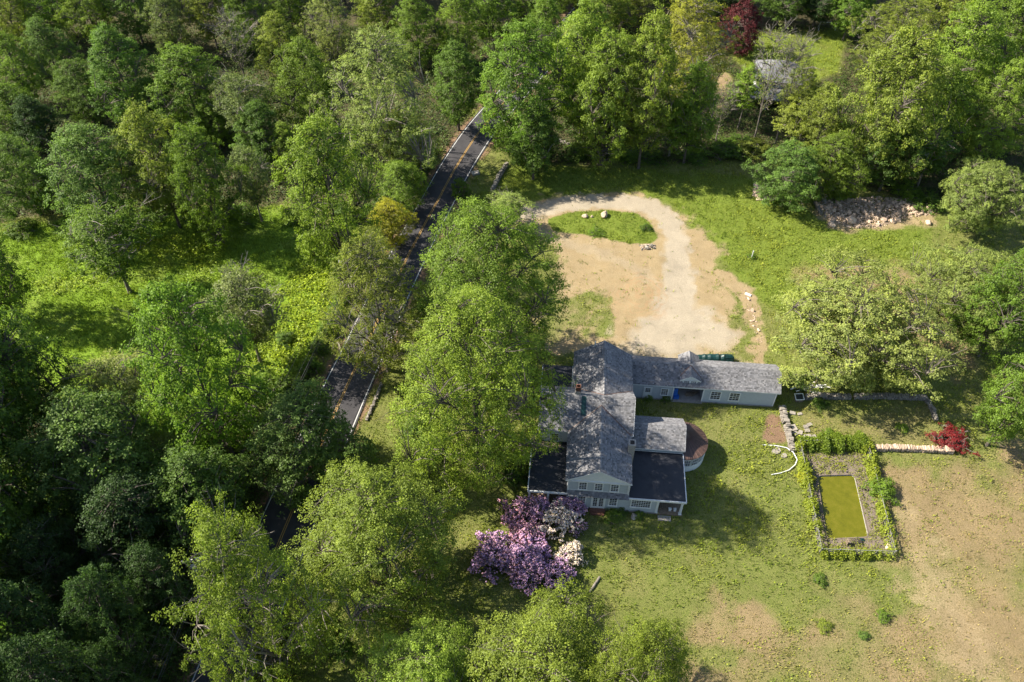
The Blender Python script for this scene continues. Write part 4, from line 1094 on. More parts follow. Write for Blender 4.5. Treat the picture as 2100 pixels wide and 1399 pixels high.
heap("stone_litter", "scattered light stones along the gravel runnel right of the sandy yard", [(1520,590),(1535,600),(1550,660),(1562,700),(1552,705),(1538,650)], .02, 30, .07, .2, "stones", extra=120)
def boulder(px, s, label, lib=TAN, name="boulder"):
    x, y = un(*px); me = lib[sr_.randrange(len(lib))]
    import bmesh
    bm = bmesh.new(); bmesh.ops.create_icosphere(bm, subdivisions=3, radius=1)
    o0 = sr_.random()*50
    for v in bm.verts:
        n_ = v.co.normalized(); k = .78+.5*float(fbm(np.array(n_.x*1.3+o0), np.array(n_.y*1.3+n_.z*1.7), 3)); v.co = n_*k
        for ax in ((.5,.7,.5),(-.8,.2,.55),(.1,-.9,.4)):
            a_ = Vector(ax).normalized(); dd = v.co.dot(a_)-.72
            if dd > 0: v.co -= a_*dd*.8
    m2 = bpy.data.meshes.new(name); bm.to_mesh(m2); bm.free()
    at = m2.attributes.new("tint", 'FLOAT', 'FACE'); at.data.foreach_set("value", [.6+.4*sr_.random()]*len(m2.polygons)); m2.materials.append(M['tanstone'] if lib is TAN else M['stone'])
    o = link(name, m2); o.location = (x, y, s[2]*.6); o.scale = s; o.rotation_euler = (0,0,sr_.random()*6); tag(o, label, "boulder"); return o
boulder((1239,443), (.75,.6,.6), "large whitish boulder on the grass island of the drive")
boulder((1200,445), (.55,.45,.35), "low tan boulder on the drive island, left of the white one")
boulder((1214,445), (.28,.24,.2), "small tan stone between the two island boulders")
boulder((1705,462), (.8,.6,.4), "pale slab boulder at the lower left of the rubble heap")
boulder((1745,455), (1.0,.8,.6), "largest tan boulder at the lower edge of the rubble heap")
boulder((1690,408), (1.5,.7,.4), "flat dark grey boulder at the left end of the rubble heap", lib=FIELD)
boulder((1822,1122), (.5,.4,.3), "white stone in the lower right corner of the pool enclosure")
boulder((1903,458), (.6,.5,.4), "pinkish boulder right of the rubble heap")
boulder((1300,1060), (.5,.4,.25), "small grey stone in front of the picture window", lib=FIELD)
# fallen trunk by the rubble
def log(name, a, b2, r, label, mat='bark_pale', za=.3, zb=.3):
    A_ = Vector((*un(*a), za)); B_ = Vector((*un(*b2), zb)); mb = MB()
    k = 7; pts = [A_.lerp(B_, i/k)+Vector((sr_.gauss(0,r*.12),sr_.gauss(0,r*.12),0)) for i in range(k+1)]
    o_ = pts[0].copy(); mb.tube([p-o_ for p in pts], [r*(1+sr_.gauss(0,.08))*(1-.25*i/k) for i in range(k+1)], 9)
    o = mb.build(name, M[mat]); o.location = o_; tag(o, label, "log"); return o
log("fallen_trunk", (1672,418), (1682,442), .38, "fallen pale tree trunk left of the rubble heap")
log("log", (1230,1185), (1209,1215), .16, "grey log lying in the shade right of the rhododendrons", za=.15, zb=.15)
log("log", (1437,300), (1450,318), .1, "thin fallen log at the edge of the wood behind the back lawn", za=.12, zb=.5)

M['deck'] = surf("dirty_pool_deck", (.075,.058,.045), (.15,.118,.092), 1.8, .95, .5, 8, c3=(.125,.105,.09))
# ------------------------------------------------------------------ pool, deck, fence, vines
PF = PX([(1637,915),(1773,912),(1830,1141),(1680,1136)])       # fence corners
Q = [Vector((*p, 0)) for p in PX([(1676,976),(1752,974),(1781,1101),(1696,1105)])]
def rounded(q, r=.6, k=5):
    out = []
    for i in range(4):
        a, b2, c_ = q[i-1], q[i], q[(i+1)%4]; u_ = (a-b2).normalized(); w_ = (c_-b2).normalized(); p0 = b2+u_*r; p1 = b2+w_*r
        for j in range(k+1):
            t = j/k; out.append(p0.lerp(b2,t).lerp(b2.lerp(p1,t),t))
    return out
RP = rounded(Q); pc = sum(Q, Vector())/4
pool = empty("swimming_pool", pc); tag(pool, "neglected in-ground pool full of murky yellow-green water", "swimming pool")
wt = MB(); wt.face([p-pc+Vector((0,0,-.16)) for p in RP]); wt.build("water", M['water'], pool)
cp, wl_ = MB(), MB(); RO = [p+(p-pc).normalized()*.16 for p in RP]; n = len(RP)
for i in range(n):
    a, b2, c_, d_ = RP[i]-pc, RP[(i+1)%n]-pc, RO[(i+1)%n]-pc, RO[i]-pc; up = Vector((0,0,.075)); dn = Vector((0,0,-1.5))
    cp.face([a+up,b2+up,c_+up,d_+up]); cp.face([d_+up,c_+up,c_,d_]); cp.face([b2+up,a+up,a-up,b2-up]); wl_.face([b2-up,a-up,a+dn,b2+dn])
cp.build("coping", M['deck'], pool); wl_.build("pool_wall", M['metal'], pool)
# deck ring between fence and pool
dk = MB(); fc = [Vector((*p,0)) for p in PF]
def on_rect(p):
    d_ = (p-pc).normalized(); best = None
    for i in range(4):
        a, b2 = fc[i], fc[(i+1)%4]; e = b2-a; den = d_.x*e.y-d_.y*e.x
        if abs(den) < 1e-6: continue
        t = ((a.x-pc.x)*e.y-(a.y-pc.y)*e.x)/den; s = ((a.x-pc.x)*d_.y-(a.y-pc.y)*d_.x)/den
        if t > 0 and -1e-4 <= s <= 1.0001 and (best is None or t < best): best = t
    return pc+d_*best
ring = sorted(RO, key=lambda p: math.atan2((p-pc).y,(p-pc).x))
dense = []
for i in range(len(ring)):
    a, b2 = ring[i], ring[(i+1)%len(ring)]; k = max(1, int((b2-a).length/.6))
    dense += [a.lerp(b2,j/k) for j in range(k)]
for c_ in fc:      # make sure the corners are on the outline
    d_ = (c_-pc); ang = math.atan2(d_.y,d_.x); dense.append(min(dense, key=lambda p: abs(math.atan2((p-pc).y,(p-pc).x)-ang)).lerp(pc,-.0001))
dense.sort(key=lambda p: math.atan2((p-pc).y,(p-pc).x))
outer = [on_rect(p) for p in dense]
for i in range(len(dense)):
    j = (i+1)%len(dense); dk.face([dense[i]+Vector((0,0,.03)), outer[i]+Vector((0,0,.03)), outer[j]+Vector((0,0,.03)), dense[j]+Vector((0,0,.03))])
do = dk.build("pool_deck", M['deck']); tag(do, kind="structure")
fence = empty("pool_fence", fc[0]); tag(fence, "weathered rail fence overgrown with vines round the pool", "fence")
pm = MB(); pm.box(-.05,-.05,-.2,.05,.05,1.3); pm.box(-.065,-.065,1.3,.065,.065,1.34); pmesh = pm.mesh("post", M['fence'])
rails = {}
for i in range(4):
    a, b2 = fc[i], fc[(i+1)%4]; L_ = (b2-a).length; k = max(1, round(L_/2.2)); ang = math.atan2((b2-a).y,(b2-a).x)
    for j in range(k):
        p = a.lerp(b2,j/k); o = link("post", pmesh, fence); o.location = p-fc[0]; o.rotation_euler = (sr_.gauss(0,.02),sr_.gauss(0,.02),ang)
        for z in (.3,.75,1.18):
            rm = MB(); rm.box(.06,-.025,-.04,L_/k-.06,.025,.04); r_ = link("rail", rm.mesh("rail", M['fence']), fence); r_.location = p-fc[0]+Vector((0,0,z)); r_.rotation_euler = (0,sr_.gauss(0,.008),ang)
def vine(a, b2, n, hgt, wid, label, col, r0=.0, dens=None):
    r = np.random.default_rng(int(abs(a.x*100))+n); t = r.random(n)
    bulge = .45+1.1*fbm(t*9+a.x, np.zeros(n)+b2.x, 3)
    keep = r.random(n) < np.clip((fbm(t*14+b2.y, np.zeros(n)+3.3, 2)-.28)*4, .12, 1); t = t[keep]; bulge = bulge[keep]; n = len(t)
    d = np.array(b2-a); nn_ = unit(np.array([-d[1], d[0], 0.0])); ang = r.random(n)*np.pi; rr = .55+.45*r.random(n)
    lump = (r.random((40,3))-.5); li = (t*40).astype(int)%40
    pos = np.array([a.x,a.y,0.0]) + t[:,None]*d + nn_*((np.cos(ang)*rr*wid*bulge)+lump[li,0]*.25)[:,None] + np.array((0,0,1.0))*(np.sin(ang)*rr*hgt*bulge*.92+.1)[:,None]
    pos += r.normal(size=(n,3))*.06
    nr = unit(nn_*np.cos(ang)[:,None]*.6+np.array((0,0,.8))+r.normal(size=(n,3))*.5)
    V, F_ = leaf_quads(pos-np.array([a.x,a.y,0]), nr, .2, r, .8)
    root = empty("climbing_vine", a); tag(root, label, "vine")
    o = link("foliage", np_mesh("vine_foliage", V, F_, M['leaf'], np.clip(.25+.5*fbm(t*60,ang*3,2)+.4*(r.random(n)-.5),0,1)), root); o.color = (*col,1)
    st_ = MB()
    for j in range(7):
        q0 = a.lerp(b2, (j+.3)/7)-a; st_.tube([q0+Vector((0,0,-.05)), q0+Vector((sr_.gauss(0,.2),sr_.gauss(0,.2),.6)), q0+Vector((sr_.gauss(0,.4),sr_.gauss(0,.4),1.1))], [.03,.022,.012], 4)
    st_.build("stem", M['twig'], root)
VC = (.215,.26,.026)
vine(fc[0], fc[1], 11000, 1.7, 1.3, "thick vine hedge along the back of the pool enclosure", (.14,.20,.02))
vine(fc[1], fc[2], 11000, 1.5, .85, "vine hedge along the right side of the pool enclosure", VC)
vine(fc[3], fc[2], 5000, 1.0, .7, "sparse vine along the front rail of the pool fence", VC)
vine(fc[0], fc[3], 8000, 1.4, .75, "vine along the left side of the pool enclosure", VC)

# ------------------------------------------------------------------ shrubs
def shrub(px, wpx, h, colour, label, group=None, name="shrub", kind='shrub'):
    x, y = un(*px); k = use_count.get(kind,0); use_count[kind] = k+1
    tm, cm, H, R, cb = KIT[kind][k % len(KIT[kind])]; rad = wpx/2*depth(x,y,h/2)/FPX
    o = empty(name, (x,y,0), tree_rng.random()*6.28); o.scale = (rad/R, rad/R, h/H)
    link("stem", tm, o); c_ = link("foliage", cm, o); col = CO[colour]; j = 1+(tree_rng.random()-.5)*.3; c_.color = (col[0]*j,col[1]*j,col[2],1)
    tag(o, label, "shrub", group)
for px, wpx, h, c_, lab in [
    ((1805,1010), 62, 2.0, 'mid', "large green shrub bulging out of the right pool hedge"),
    ((1650,985), 32, 1.3, 'yellow', "yellow-green shrub at the upper left of the pool fence"),
    ((1632,790), 46, 2.0, 'deep', "dark shrub at the right end of the long wing"),
    ((1655,775), 36, 1.4, 'mid', "green shrub beside the board pile"),
    ((1060,965), 70, 2.2, 'deep', "dark shrub left of the porch"),
    ((1035,930), 60, 2.0, 'mid', "green shrub under the largest maple beside the porch"),
    ((850,890), 60, 2.0, 'deep', "dark shrub on the verge under the largest maple"),
    ((870,860), 44, 1.4, 'mid', "lighter shrub on the verge behind the dark one"),
    ((1275,1052), 26, 1.0, 'deep', "small shrub against the wall between door and picture window"),
    ((1258,1062), 40, .9, 'mid', "low leafy shrub in front of the french doors"),
    ((1310,1058), 22, .7, 'deep', "small shrub under the picture window"),
    ((1330,818), 18, .9, 'mid', "small shrub beside the white door of the long wing"),
    ((1365,820), 22, 1.0, 'deep', "small shrub under the small window of the long wing"),
    ((1325,470), 22, 1.0, 'deep', "dark bush on the drive island"),
    ((1222,478), 34, .8, 'mid', "low weedy bush at the lower edge of the drive island"),
    ((1541,528), 20, .6, 'mid', "small green tuft bush at the white pipe in the yard"),
    ((1680,1190), 30, .7, 'mid', "small green bush on the lawn below the pool"),
    ((1810,1265), 30, .7, 'mid', "small bush on the dry lawn, right of the lone one"),
    ((1690,1285), 34, .6, 'olive', "low bush on the dry lawn, lower left one"),
    ((1770,1305), 22, .6, 'blue', "bluish weed clump on the dry lawn"),
    ((1700,890), 26, .6, 'mid', "low shrub behind the garden slabs"),
    ((1680,830), 34, .9, 'deep', "shrub behind the leaning window frame"),
    ((1850,880), 26, .6, 'mid', "low shrub in the garden near the red maple"),
    ((1905,425), 60, 2.2, 'deep', "dark shrub at the right end of the rubble heap"),
    ((1730,395), 50, 1.6, 'mid', "green shrub behind the rubble heap"),
    ((1520,300), 60, 1.6, 'deep', "dark shrub in the brush strip behind the back lawn"),
    ((1420,325), 60, 1.3, 'deep', "low brush behind the middle of the back lawn"),
    ((1290,325), 60, 1.3, 'mid', "low brush under the belt of trees"),
    ((1180,320), 60, 1.4, 'deep', "dark brush by the far stone wall"),
    ((945,400), 40, 3.5, 'mid', "young tree-like shrub on the verge right of the road"),
    ((585,700), 44, 1.6, 'deep', "round dark shrub in the bright ground cover"),
    ((640,760), 46, 2.2, 'deep', "dark roadside shrub, lowest of the row along the left of the road"),
    ((655,720), 46, 2.4, 'deep', "dark roadside shrub, second lowest of the row along the left of the road"),
    ((672,685), 44, 2.4, 'mid', "green roadside shrub in the middle of the row along the left of the road"),
    ((690,650), 44, 2.4, 'deep', "dark roadside shrub, upper one of the row along the left of the road"),
    ((705,615), 44, 2.2, 'mid', "green roadside shrub, topmost of the row along the left of the road")]:
    shrub(px, wpx, h, c_, lab)
# brush in the woods
ug = random.Random(4)
spots = [(880,330),(850,370),(800,420),(760,440),(700,450),(620,445),(500,455),(420,455),(330,440),(230,455),(150,465),(60,470),(1100,320),(1230,320),(1350,322),(1480,310),(1560,320),(1850,395),(1950,410),(2050,430),(1690,400),(560,800),(500,860),(600,800),(460,930),(540,930),(500,1010),(440,1090),(700,1330),(660,1290),(560,1300),(900,1000),(880,930),(620,1020)]
brush_at = ["left of the far road, farthest one", "left of the far road, second farthest one", "left of the road below the dark overhanging tree", "under the low green roadside tree", "under the large roadside maple-like tree, right", "under the large roadside maple-like tree, left", "on the meadow's back edge, right of the greyish tree", "on the meadow's back edge, in the middle", "on the meadow's back edge, under the olive crown", "on the meadow's back edge, under the rounded blue-green tree", "at the upper left end of the meadow", "at the left edge above the meadow", "under the big tree at the corner of the back lawn", "under the broad bright belt tree", "under the tall bright belt tree", "at the right end of the belt behind the back lawn", "between the belt and the round grey-green tree", "behind the rubble heap, left one", "behind the rubble heap, right one", "on the right edge above the pale tree", "right of the small rock pile", "in the ground cover left of the lower road", "under the muted green tree by the road bend, left", "under the muted green tree by the road bend, right", "left of the road below the bend", "beside the lower road under the ragged maple's top", "left of the road above the utility pole", "behind the stone wall by the utility pole", "between the bottom maples, right one", "between the bottom maples, left one", "under the ragged maple near the bottom", "between the largest maple and the porch", "under the largest maple's lower left side", "right of the lower road under the round maple"]
for k, (x, y) in enumerate(spots):
    shrub((x+ug.uniform(-14,14), y+ug.uniform(-8,8)), ug.uniform(45,75), ug.uniform(1.6,3.0), ug.choice(['deep','mid','deep','olive']), "leafy brush "+brush_at[k], "brush under the trees")

# rhododendrons
def rhodo(kind_i, bbox, h, mat, label, seed, n=620, leafc='deep'):
    mb, pos, nr, tint, C = grow(seed, H=3.0, R=2.2, cb=.05, nlimb=8, nclump=90, leaves=34, cr=.5, leaf=.2, shape='round', shell=.5, tr=.07, lobes=.35, bare=8)
    x0,y0,x1,y1 = bbox; X, Y = un((x0+x1)/2,(y0+y1)/2,h*.5); rad = (x1-x0)/2*depth(X,Y,h*.5)/FPX
    root = empty("rhododendron", (X,Y,0), seed*1.1); root.scale = (rad/2.2, rad/2.2, h/3.0); tag(root, label, "flowering shrub", None)
    mb.build("stem", M['twig'], root)
    r = np.random.default_rng(seed); V, F_ = leaf_quads(pos, nr, .17, r, .45)
    o = link("foliage", np_mesh("rhododendron_foliage", V, F_, M['leaf'], tint), root); o.color = (*CO[leafc],1)
    oc = np.array([(1,0,0),(-1,0,0),(0,1,0),(0,-1,0),(0,0,1),(0,0,-1)],float); of = np.array([(0,2,4),(2,1,4),(1,3,4),(3,0,4),(2,0,5),(1,2,5),(3,1,5),(0,3,5)])
    up = pos[:,2]/3.0+np.hypot(pos[:,0],pos[:,1])/2.2*.7; w_ = np.clip(up-.35,0,None)**1.5; idx_ = r.choice(len(pos), n, p=w_/w_.sum(), replace=False)
    P_ = pos[idx_]+nr[idx_]*.07; s = (.085+.07*r.random(n))[:,None,None]
    V = (oc[None]*s*(.8+.4*r.random((n,6,1)))+P_[:,None]).reshape(-1,3); F_ = (of[None]+6*np.arange(n)[:,None,None]).reshape(-1,3)
    link("blossom", np_mesh("blossom", V, F_, M[mat], np.repeat(r.random(n),8)), root)
for i, (bb, h, mt, lab, n) in enumerate([
    ((968,1095,1060,1175), 2.6, 'bl_purple', "purple rhododendron at the left end of the flowering clump", 1400),
    ((1030,1090,1130,1190), 3.0, 'bl_purple', "dark purple rhododendron in the middle of the clump", 1700),
    ((1045,1150,1110,1210), 2.0, 'bl_purple', "low purple rhododendron at the clump's lower edge, left one", 1100),
    ((1100,1140,1172,1210), 2.2, 'bl_purple', "low purple rhododendron at the clump's lower edge, right one", 1200),
    ((1148,1085,1198,1180), 2.6, 'bl_white', "white rhododendron on the lower right of the clump", 1200),
    ((1108,1028,1185,1100), 3.0, 'bl_white', "white rhododendron in front of the house corner", 1500),
    ((1026,1025,1095,1080), 2.4, 'bl_pink', "pink-lilac rhododendron at the upper left of the clump", 1000),
    ((1075,1010,1135,1070), 2.8, 'bl_purple', "purple rhododendron before the left porch", 1100),
    ((1135,1008,1197,1075), 2.8, 'bl_purple', "purple rhododendron against the front wall", 1200),
    ((1045,1072,1115,1120), 2.6, 'bl_pink', "bright pink rhododendron in the centre of the clump", 1100),
    ((1165,1050,1200,1110), 2.0, 'bl_purple', "small purple rhododendron right of the white one by the house", 400)]):
    rhodo(i, bb, h, mt, lab, 800+i, n)

# ------------------------------------------------------------------ yard things
def thing(name, px, label, cat, rz=0.0, group=None):
    o = empty(name, (*un(*px), 0), rz); tag(o, label, cat, group); return o
# long covered boat behind the wing
x0, y0 = un(1437,738,.6); bt = empty("covered_boat", (29.6, 77.6, 0), -math.radians(2)); tag(bt, "long boat wrapped in a dark green tarp behind the long wing", "boat")
hl, hu_ = MB(), None
n = 14; ring_n = 10; rows = []
for i in range(n+1):
    t = i/n; x = -2.9+5.4*t; prof = .28+.62*math.sin(math.pi*min(1,.12+t*.86))**.6; top_ = .75+.45*math.sin(math.pi*t*.6+.5)
    top_ += .12*math.sin(t*37)*(.4+t)
    rows.append([(x, prof*math.cos(a)*(.9), max(.02, .05+top_*math.sin(a))) for a in [math.pi*j/ring_n for j in range(ring_n+1)]])
for i in range(n):
    for j in range(ring_n): hl.face([rows[i][j], rows[i+1][j], rows[i+1][j+1], rows[i][j+1]])
hl.face(rows[0][::-1]); hl.face(rows[-1])
hl.build("tarp", M['teal'], bt)
fo = MB(); q_ = random.Random(3)
for k in range(16):
    a = q_.uniform(.15,.95)*math.pi; fo.tube([(2.4+q_.uniform(-.3,.1),.7*math.cos(a),1.0*math.sin(a)+.15),(1.5,.86*math.cos(a*.9+.15),1.13*math.sin(a)+.1),(.5+q_.uniform(-.5,.3),.9*math.cos(a*.85+.2),1.08*math.sin(a)+.08)],[.05,.035,.01],5)
fo.build("tarp_folds", M['teal'], bt)
# blue tarp behind the north gable
tp_ = MB(); a0 = at_house(7.4,22.2); g_ = 10
hv = [[(i*.34, j*.3-.2*i*.3, .9*(1-i/g_)*(1-.3*j/6)+.1*random.random()) for j in range(7)] for i in range(g_+1)]
for i in range(g_):
    for j in range(6): tp_.face([hv[i][j],hv[i+1][j],hv[i+1][j+1],hv[i][j+1]])
tp_.face([hv[i][0] for i in range(g_,-1,-1)]+[(0,0,0)])
o = tp_.build("blue_tarp", M['blue']); o.location = (*a0,.03); tag(o, "bright blue tarp draped behind the rear gable", "tarp")
# things inside the open bay of the wing
bx_ = MB(); 
for (a,b2,c_,d_,e,f) in ((13.6,18.95,.08,14.25,19.7,2.0),(13.75,18.7,.08,14.5,19.2,.6)): bx_.box(a,b2,c_,d_,e,f)
bx_.v = [(x+.05*math.sin(z*5+y*3),y+.05*math.cos(x*7),z) for x,y,z in bx_.v]
lx, ly = at_house(0,0)
o = bx_.build("blue_sheeting", M['blue']); o.location = (hx,hy,0); o.rotation_euler = (0,0,-math.radians(5)); tag(o, "blue plastic sheeting at the left jamb of the open wing bay", "tarp")
def pile(name, root_local, boards, label, cat, mat='planks'):
    e = empty(name, (*at_house(*root_local),.1), -math.radians(5)); tag(e, label, cat)
    for (p, q2, w, h) in boards:
        mb = MB(); mb.tint = random.random(); mb.bar(p, q2, w, h); mb.build("board", M[mat], e)
    return e
pile("scrap_wood_pile", (16.2,19.6), [((-.8,0,.1),(1.0,.5,.25),.2,.06),((-.6,.4,.15),(.9,-.1,.45),.16,.05),((-.3,.1,.3),(.8,.6,.9),.14,.05),((-.7,-.2,.05),(.6,.1,.12),.22,.06),((.1,-.3,.1),(.9,.3,.7),.15,.05)], "scrap boards piled inside the open bay of the long wing", "boards")
pile("workbench", (12.6,2.2), [((-.7,0,.85),(.7,0,.85),.9,.06),((-.6,-.35,0),(-.6,-.35,.82),.08,.08),((.6,-.35,0),(.6,-.35,.82),.08,.08),((-.6,.35,0),(-.6,.35,.82),.08,.08),((.6,.35,0),(.6,.35,.82),.08,.08)], "brown wooden workbench under the right porch bay", "workbench")
for k, x in enumerate((12.4,13.0)):
    b = MB(); b.box(-.16,-.12,0,.16,.12,.4); b.box(-.18,-.14,.38,.18,.14,.44); b.tube([(-.16,0,.42),(-.1,0,.62),(.1,0,.62),(.16,0,.42)],.012,4); o = b.build("bucket", M['white']); o.location = (*at_house(x,.75),.14); tag(o, ("left" if k == 0 else "right")+" white bucket at the edge of the right porch bay", "bucket")
pile("lumber_stack", (11.4,2.0), [((-.2,-1.2,.1),(-.2,1.3,.1),.14,.09),((0,-1.1,.1),(0,1.4,.1),.14,.09),((.2,-1.3,.1),(.2,1.2,.1),.14,.09),((-.1,-1.2,.2),(-.1,1.3,.22),.14,.09),((.12,-1.1,.2),(.12,1.3,.2),.14,.09)], "stack of lumber on the right porch floor", "boards")
# board and pipe pile right of the wing
jp = thing("board_pile", (1664,800), "pile of white boards and trim right of the long wing", "boards")
for k in range(11):
    a = random.uniform(-.5,.5); L_ = random.uniform(.8,2.2); c_ = Vector((random.uniform(-1.3,1.2), random.uniform(-.6,.6), .1+.05*k)); d_ = Vector((math.cos(a),math.sin(a),random.uniform(-.06,.06)))*L_
    mb = MB(); mb.bar(c_-d_,c_+d_,random.uniform(.1,.2),.04); mb.build("board", M['wood_white'], jp)
mb = MB(); mb.bar((-.6,-.7,.4),(.9,1.2,1.0),.16,.05); mb.build("board", M['planks'], jp)
wb = thing("garden_cart", (1677,777), "green wheelbarrow tub beside the white board pile", "wheelbarrow")
t = MB(); t.poly([(-.4,-.3,.35),(.4,-.3,.35),(.4,.3,.35),(-.4,.3,.35),(-.62,-.42,.75),(.58,-.42,.75),(.58,.42,.75),(-.62,.42,.75)],[(3,2,1,0),(4,5,6,7),(0,1,5,4),(1,2,6,5),(2,3,7,6),(3,0,4,7)]); t.build("tub", M['green'], wb)
for s in (-1,1): t = MB(); t.bar((-.6,.22*s,.2),(1.1,.34*s,.55),.05,.05); t.build("handle", M['planks'], wb)
t = MB(); t.tube([(-.7,-.06,.2),(-.7,.06,.2)],.2,12); t.build("wheel", M['dark'], wb)
# leaning window sash and slabs
ws = thing("window_sash", (1637,820), "white framed old window sash lying beside the stone wall", "window sash", .05)
f = MB(); f.box(-.62,-.5,.5,.62,-.4,.58); f.box(-.62,.4,.72,.62,.5,.8); f.bar((-.57,-.45,.54),(-.57,.45,.76),.1,.08); f.bar((.57,-.45,.54),(.57,.45,.76),.1,.08); f.build("frame", M['white'], ws)
g = MB(); g.face([(-.52,-.4,.55),(.52,-.4,.55),(.52,.4,.75),(-.52,.4,.75)]); g.build("pane", M['glass'], ws)
f = MB(); f.box(-.5,-.45,0,.5,.4,.5); f.build("support_block", M['planks'], ws)
for k, (px, sx, sy, rz, lab) in enumerate([
    ((1660,872),.34,.26,.3,"grey garden slab, top right of the slab group"), ((1652,876),.3,.26,.1,"brownish garden slab left of the topmost one"), ((1655,884),.34,.28,.05,"square garden slab in the middle of the group"),
    ((1628,878),.34,.5,.25,"long grey slab beside the stone wall"), ((1631,890),.36,.3,.5,"tilted slab below the long grey one"), ((1641,888),.28,.35,-.4,"dark narrow slab right of the tilted one"),
    ((1656,896),.5,.3,.1,"light slab at the lower edge of the slab group"), ((1670,897),.22,.34,.2,"small upright slab at the lower right of the group"), ((1625,848),.4,.26,-.3,"grey slab behind the thick corner wall"), ((1640,850),.3,.2,.2,"small slab right of the one behind the corner wall")]):
    s = MB(); s.tint = random.uniform(.3,.7); s.poly([(-sx,-sy,.02),(sx*.95,-sy*.96,.02),(sx,sy,.02),(-sx*.94,sy*.98,.02),(-sx*.97,-sy*.97,.2),(sx*.93,-sy*.94,.22),(sx*.97,sy*.97,.2),(-sx*.92,sy*.95,.19)],[(3,2,1,0),(4,5,6,7),(0,1,5,4),(1,2,6,5),(2,3,7,6),(3,0,4,7)])
    o = s.build("stone_slab", M['stone']); o.location = (*un(*px),0); o.rotation_euler = (.04,.03,rz); tag(o, lab, "slab")
fl_ = [((1592,925),.7,.5,"flat paving stone left of the white pipe bend"),((1608,935),.45,.35,"smaller paving stone inside the white pipe loop")]
for px, sx, sy, lab in fl_:
    s = MB(); s.poly([(sx*math.cos(a)*(1+.15*math.sin(3*a)),sy*math.sin(a),z) for z in (0,.09) for a in [k*.7854 for k in range(8)]],[tuple(range(8,16))]+[(k,(k+1)%8,8+(k+1)%8,8+k) for k in range(8)])
    o = s.build("paving_stone", M['stone']); o.location = (*un(*px),0); o.rotation_euler = (0,0,.6); tag(o, lab, "paving stone")
# white pipe
pts = [Vector((*un(u,v),z)) for u,v,z in ((1562,913,.08),(1590,915,.12),(1612,920,.2),(1626,930,.25),(1634,945,.25),(1630,955,.2),(1618,965,.12),(1600,971,.08),(1582,974,.06))]
sm = [pts[0]]
for i in range(len(pts)-1):
    for t in (.33,.66,1): sm.append(pts[i].lerp(pts[i+1],t))
mb = MB(); mb.tube([p-pts[0] for p in sm], .06, 8); o = mb.build("plastic_pipe", M['white']); o.location = pts[0]; tag(o, "bent white plastic pipe on the grass beside the pool fence", "pipe")
o = thing("well_pipe", (1541,530), "white pipe standing in the grass right of the sandy yard", "pipe"); mb = MB(); mb.tube([(0,0,0),(0,0,1.5)],.07,8); mb.build("pipe", M['white'], o); mb = MB(); mb.tube([(0,0,1.5),(0,0,1.58)],.09,8); mb.build("cap", M['white'], o)
mb = MB(); mb.box(-.5,-.22,0,.5,.22,.1); mb.box(-.46,-.18,.1,.46,.18,.16); o = mb.build("plastic_crate_lid", M['white']); o.location = (*un(1534,605),.03); o.rotation_euler = (0,0,-.6); tag(o, "white plastic lid at the edge of the runnel in the yard", "lid")
# pool equipment on the deck front
mb = MB()
for k in range(6): mb.tube([(k*.22-.5,-.35,.08+.02*k),(k*.22-.3,.1,.12),(k*.2-.55,.45,.1)],.035,5)
mb.box(.2,-.3,.03,.6,.1,.3); o = mb.build("pool_hose", M['dark']); o.location = (*un(1755,1112),.03); tag(o, "dark coiled pool hose at the near end of the pool", "hose")
mb = MB(); mb.box(-.25,-.15,0,.25,.15,.14); mb.tube([(.0,.0,.14),(.0,.0,.26)],.06,8); o = mb.build("pool_skimmer", M['teal']); o.location = (*un(1767,1108),.05); tag(o, "teal plastic pool cleaner beside the hose", "pool cleaner")
mb = MB(); mb.box(-.05,-.25,.0,.05,.25,.9); mb.box(-.5,-.02,.8,.5,.03,.86); o = mb.build("towel_rack", M['planks']); o.location = (*un(1735,1116),.03); tag(o, "small grey wooden stand at the near pool edge", "stand")

# utility cover by the road
mb = MB(); mb.box(-.7,-.55,-.05,.7,.55,.25); mb.box(-.62,-.47,.25,.62,.47,.29); mb.box(-.1,-.5,.29,.1,-.42,.32); o = mb.build("utility_box", M['concrete']); o.location = (*un(975,356),0); o.rotation_euler = (0,0,.3); tag(o, "low grey utility box on the verge of the far road", "utility box")
# roadside marker posts
for k, (u, v) in enumerate([(854,408),(838,450),(718,664),(706,690),(692,712),(677,742),(664,768)]):
    mb = MB(); mb.tube([(0,0,-.1),(0,0,.85)],.09,6); mb.tube([(0,0,.85),(0,0,.9)],[.09,.05],6); o = mb.build("guard_post", M['pole']); o.location = (*un(u,v),0); o.rotation_euler = (random.gauss(0,.06),random.gauss(0,.06),0)
    o.location.x -= .9
    tag(o, ["farthest","second farthest","third farthest","fourth","third nearest","second nearest","nearest"][k]+" dark wooden guard post on the left shoulder of the road", "post", "guard posts along the left shoulder")
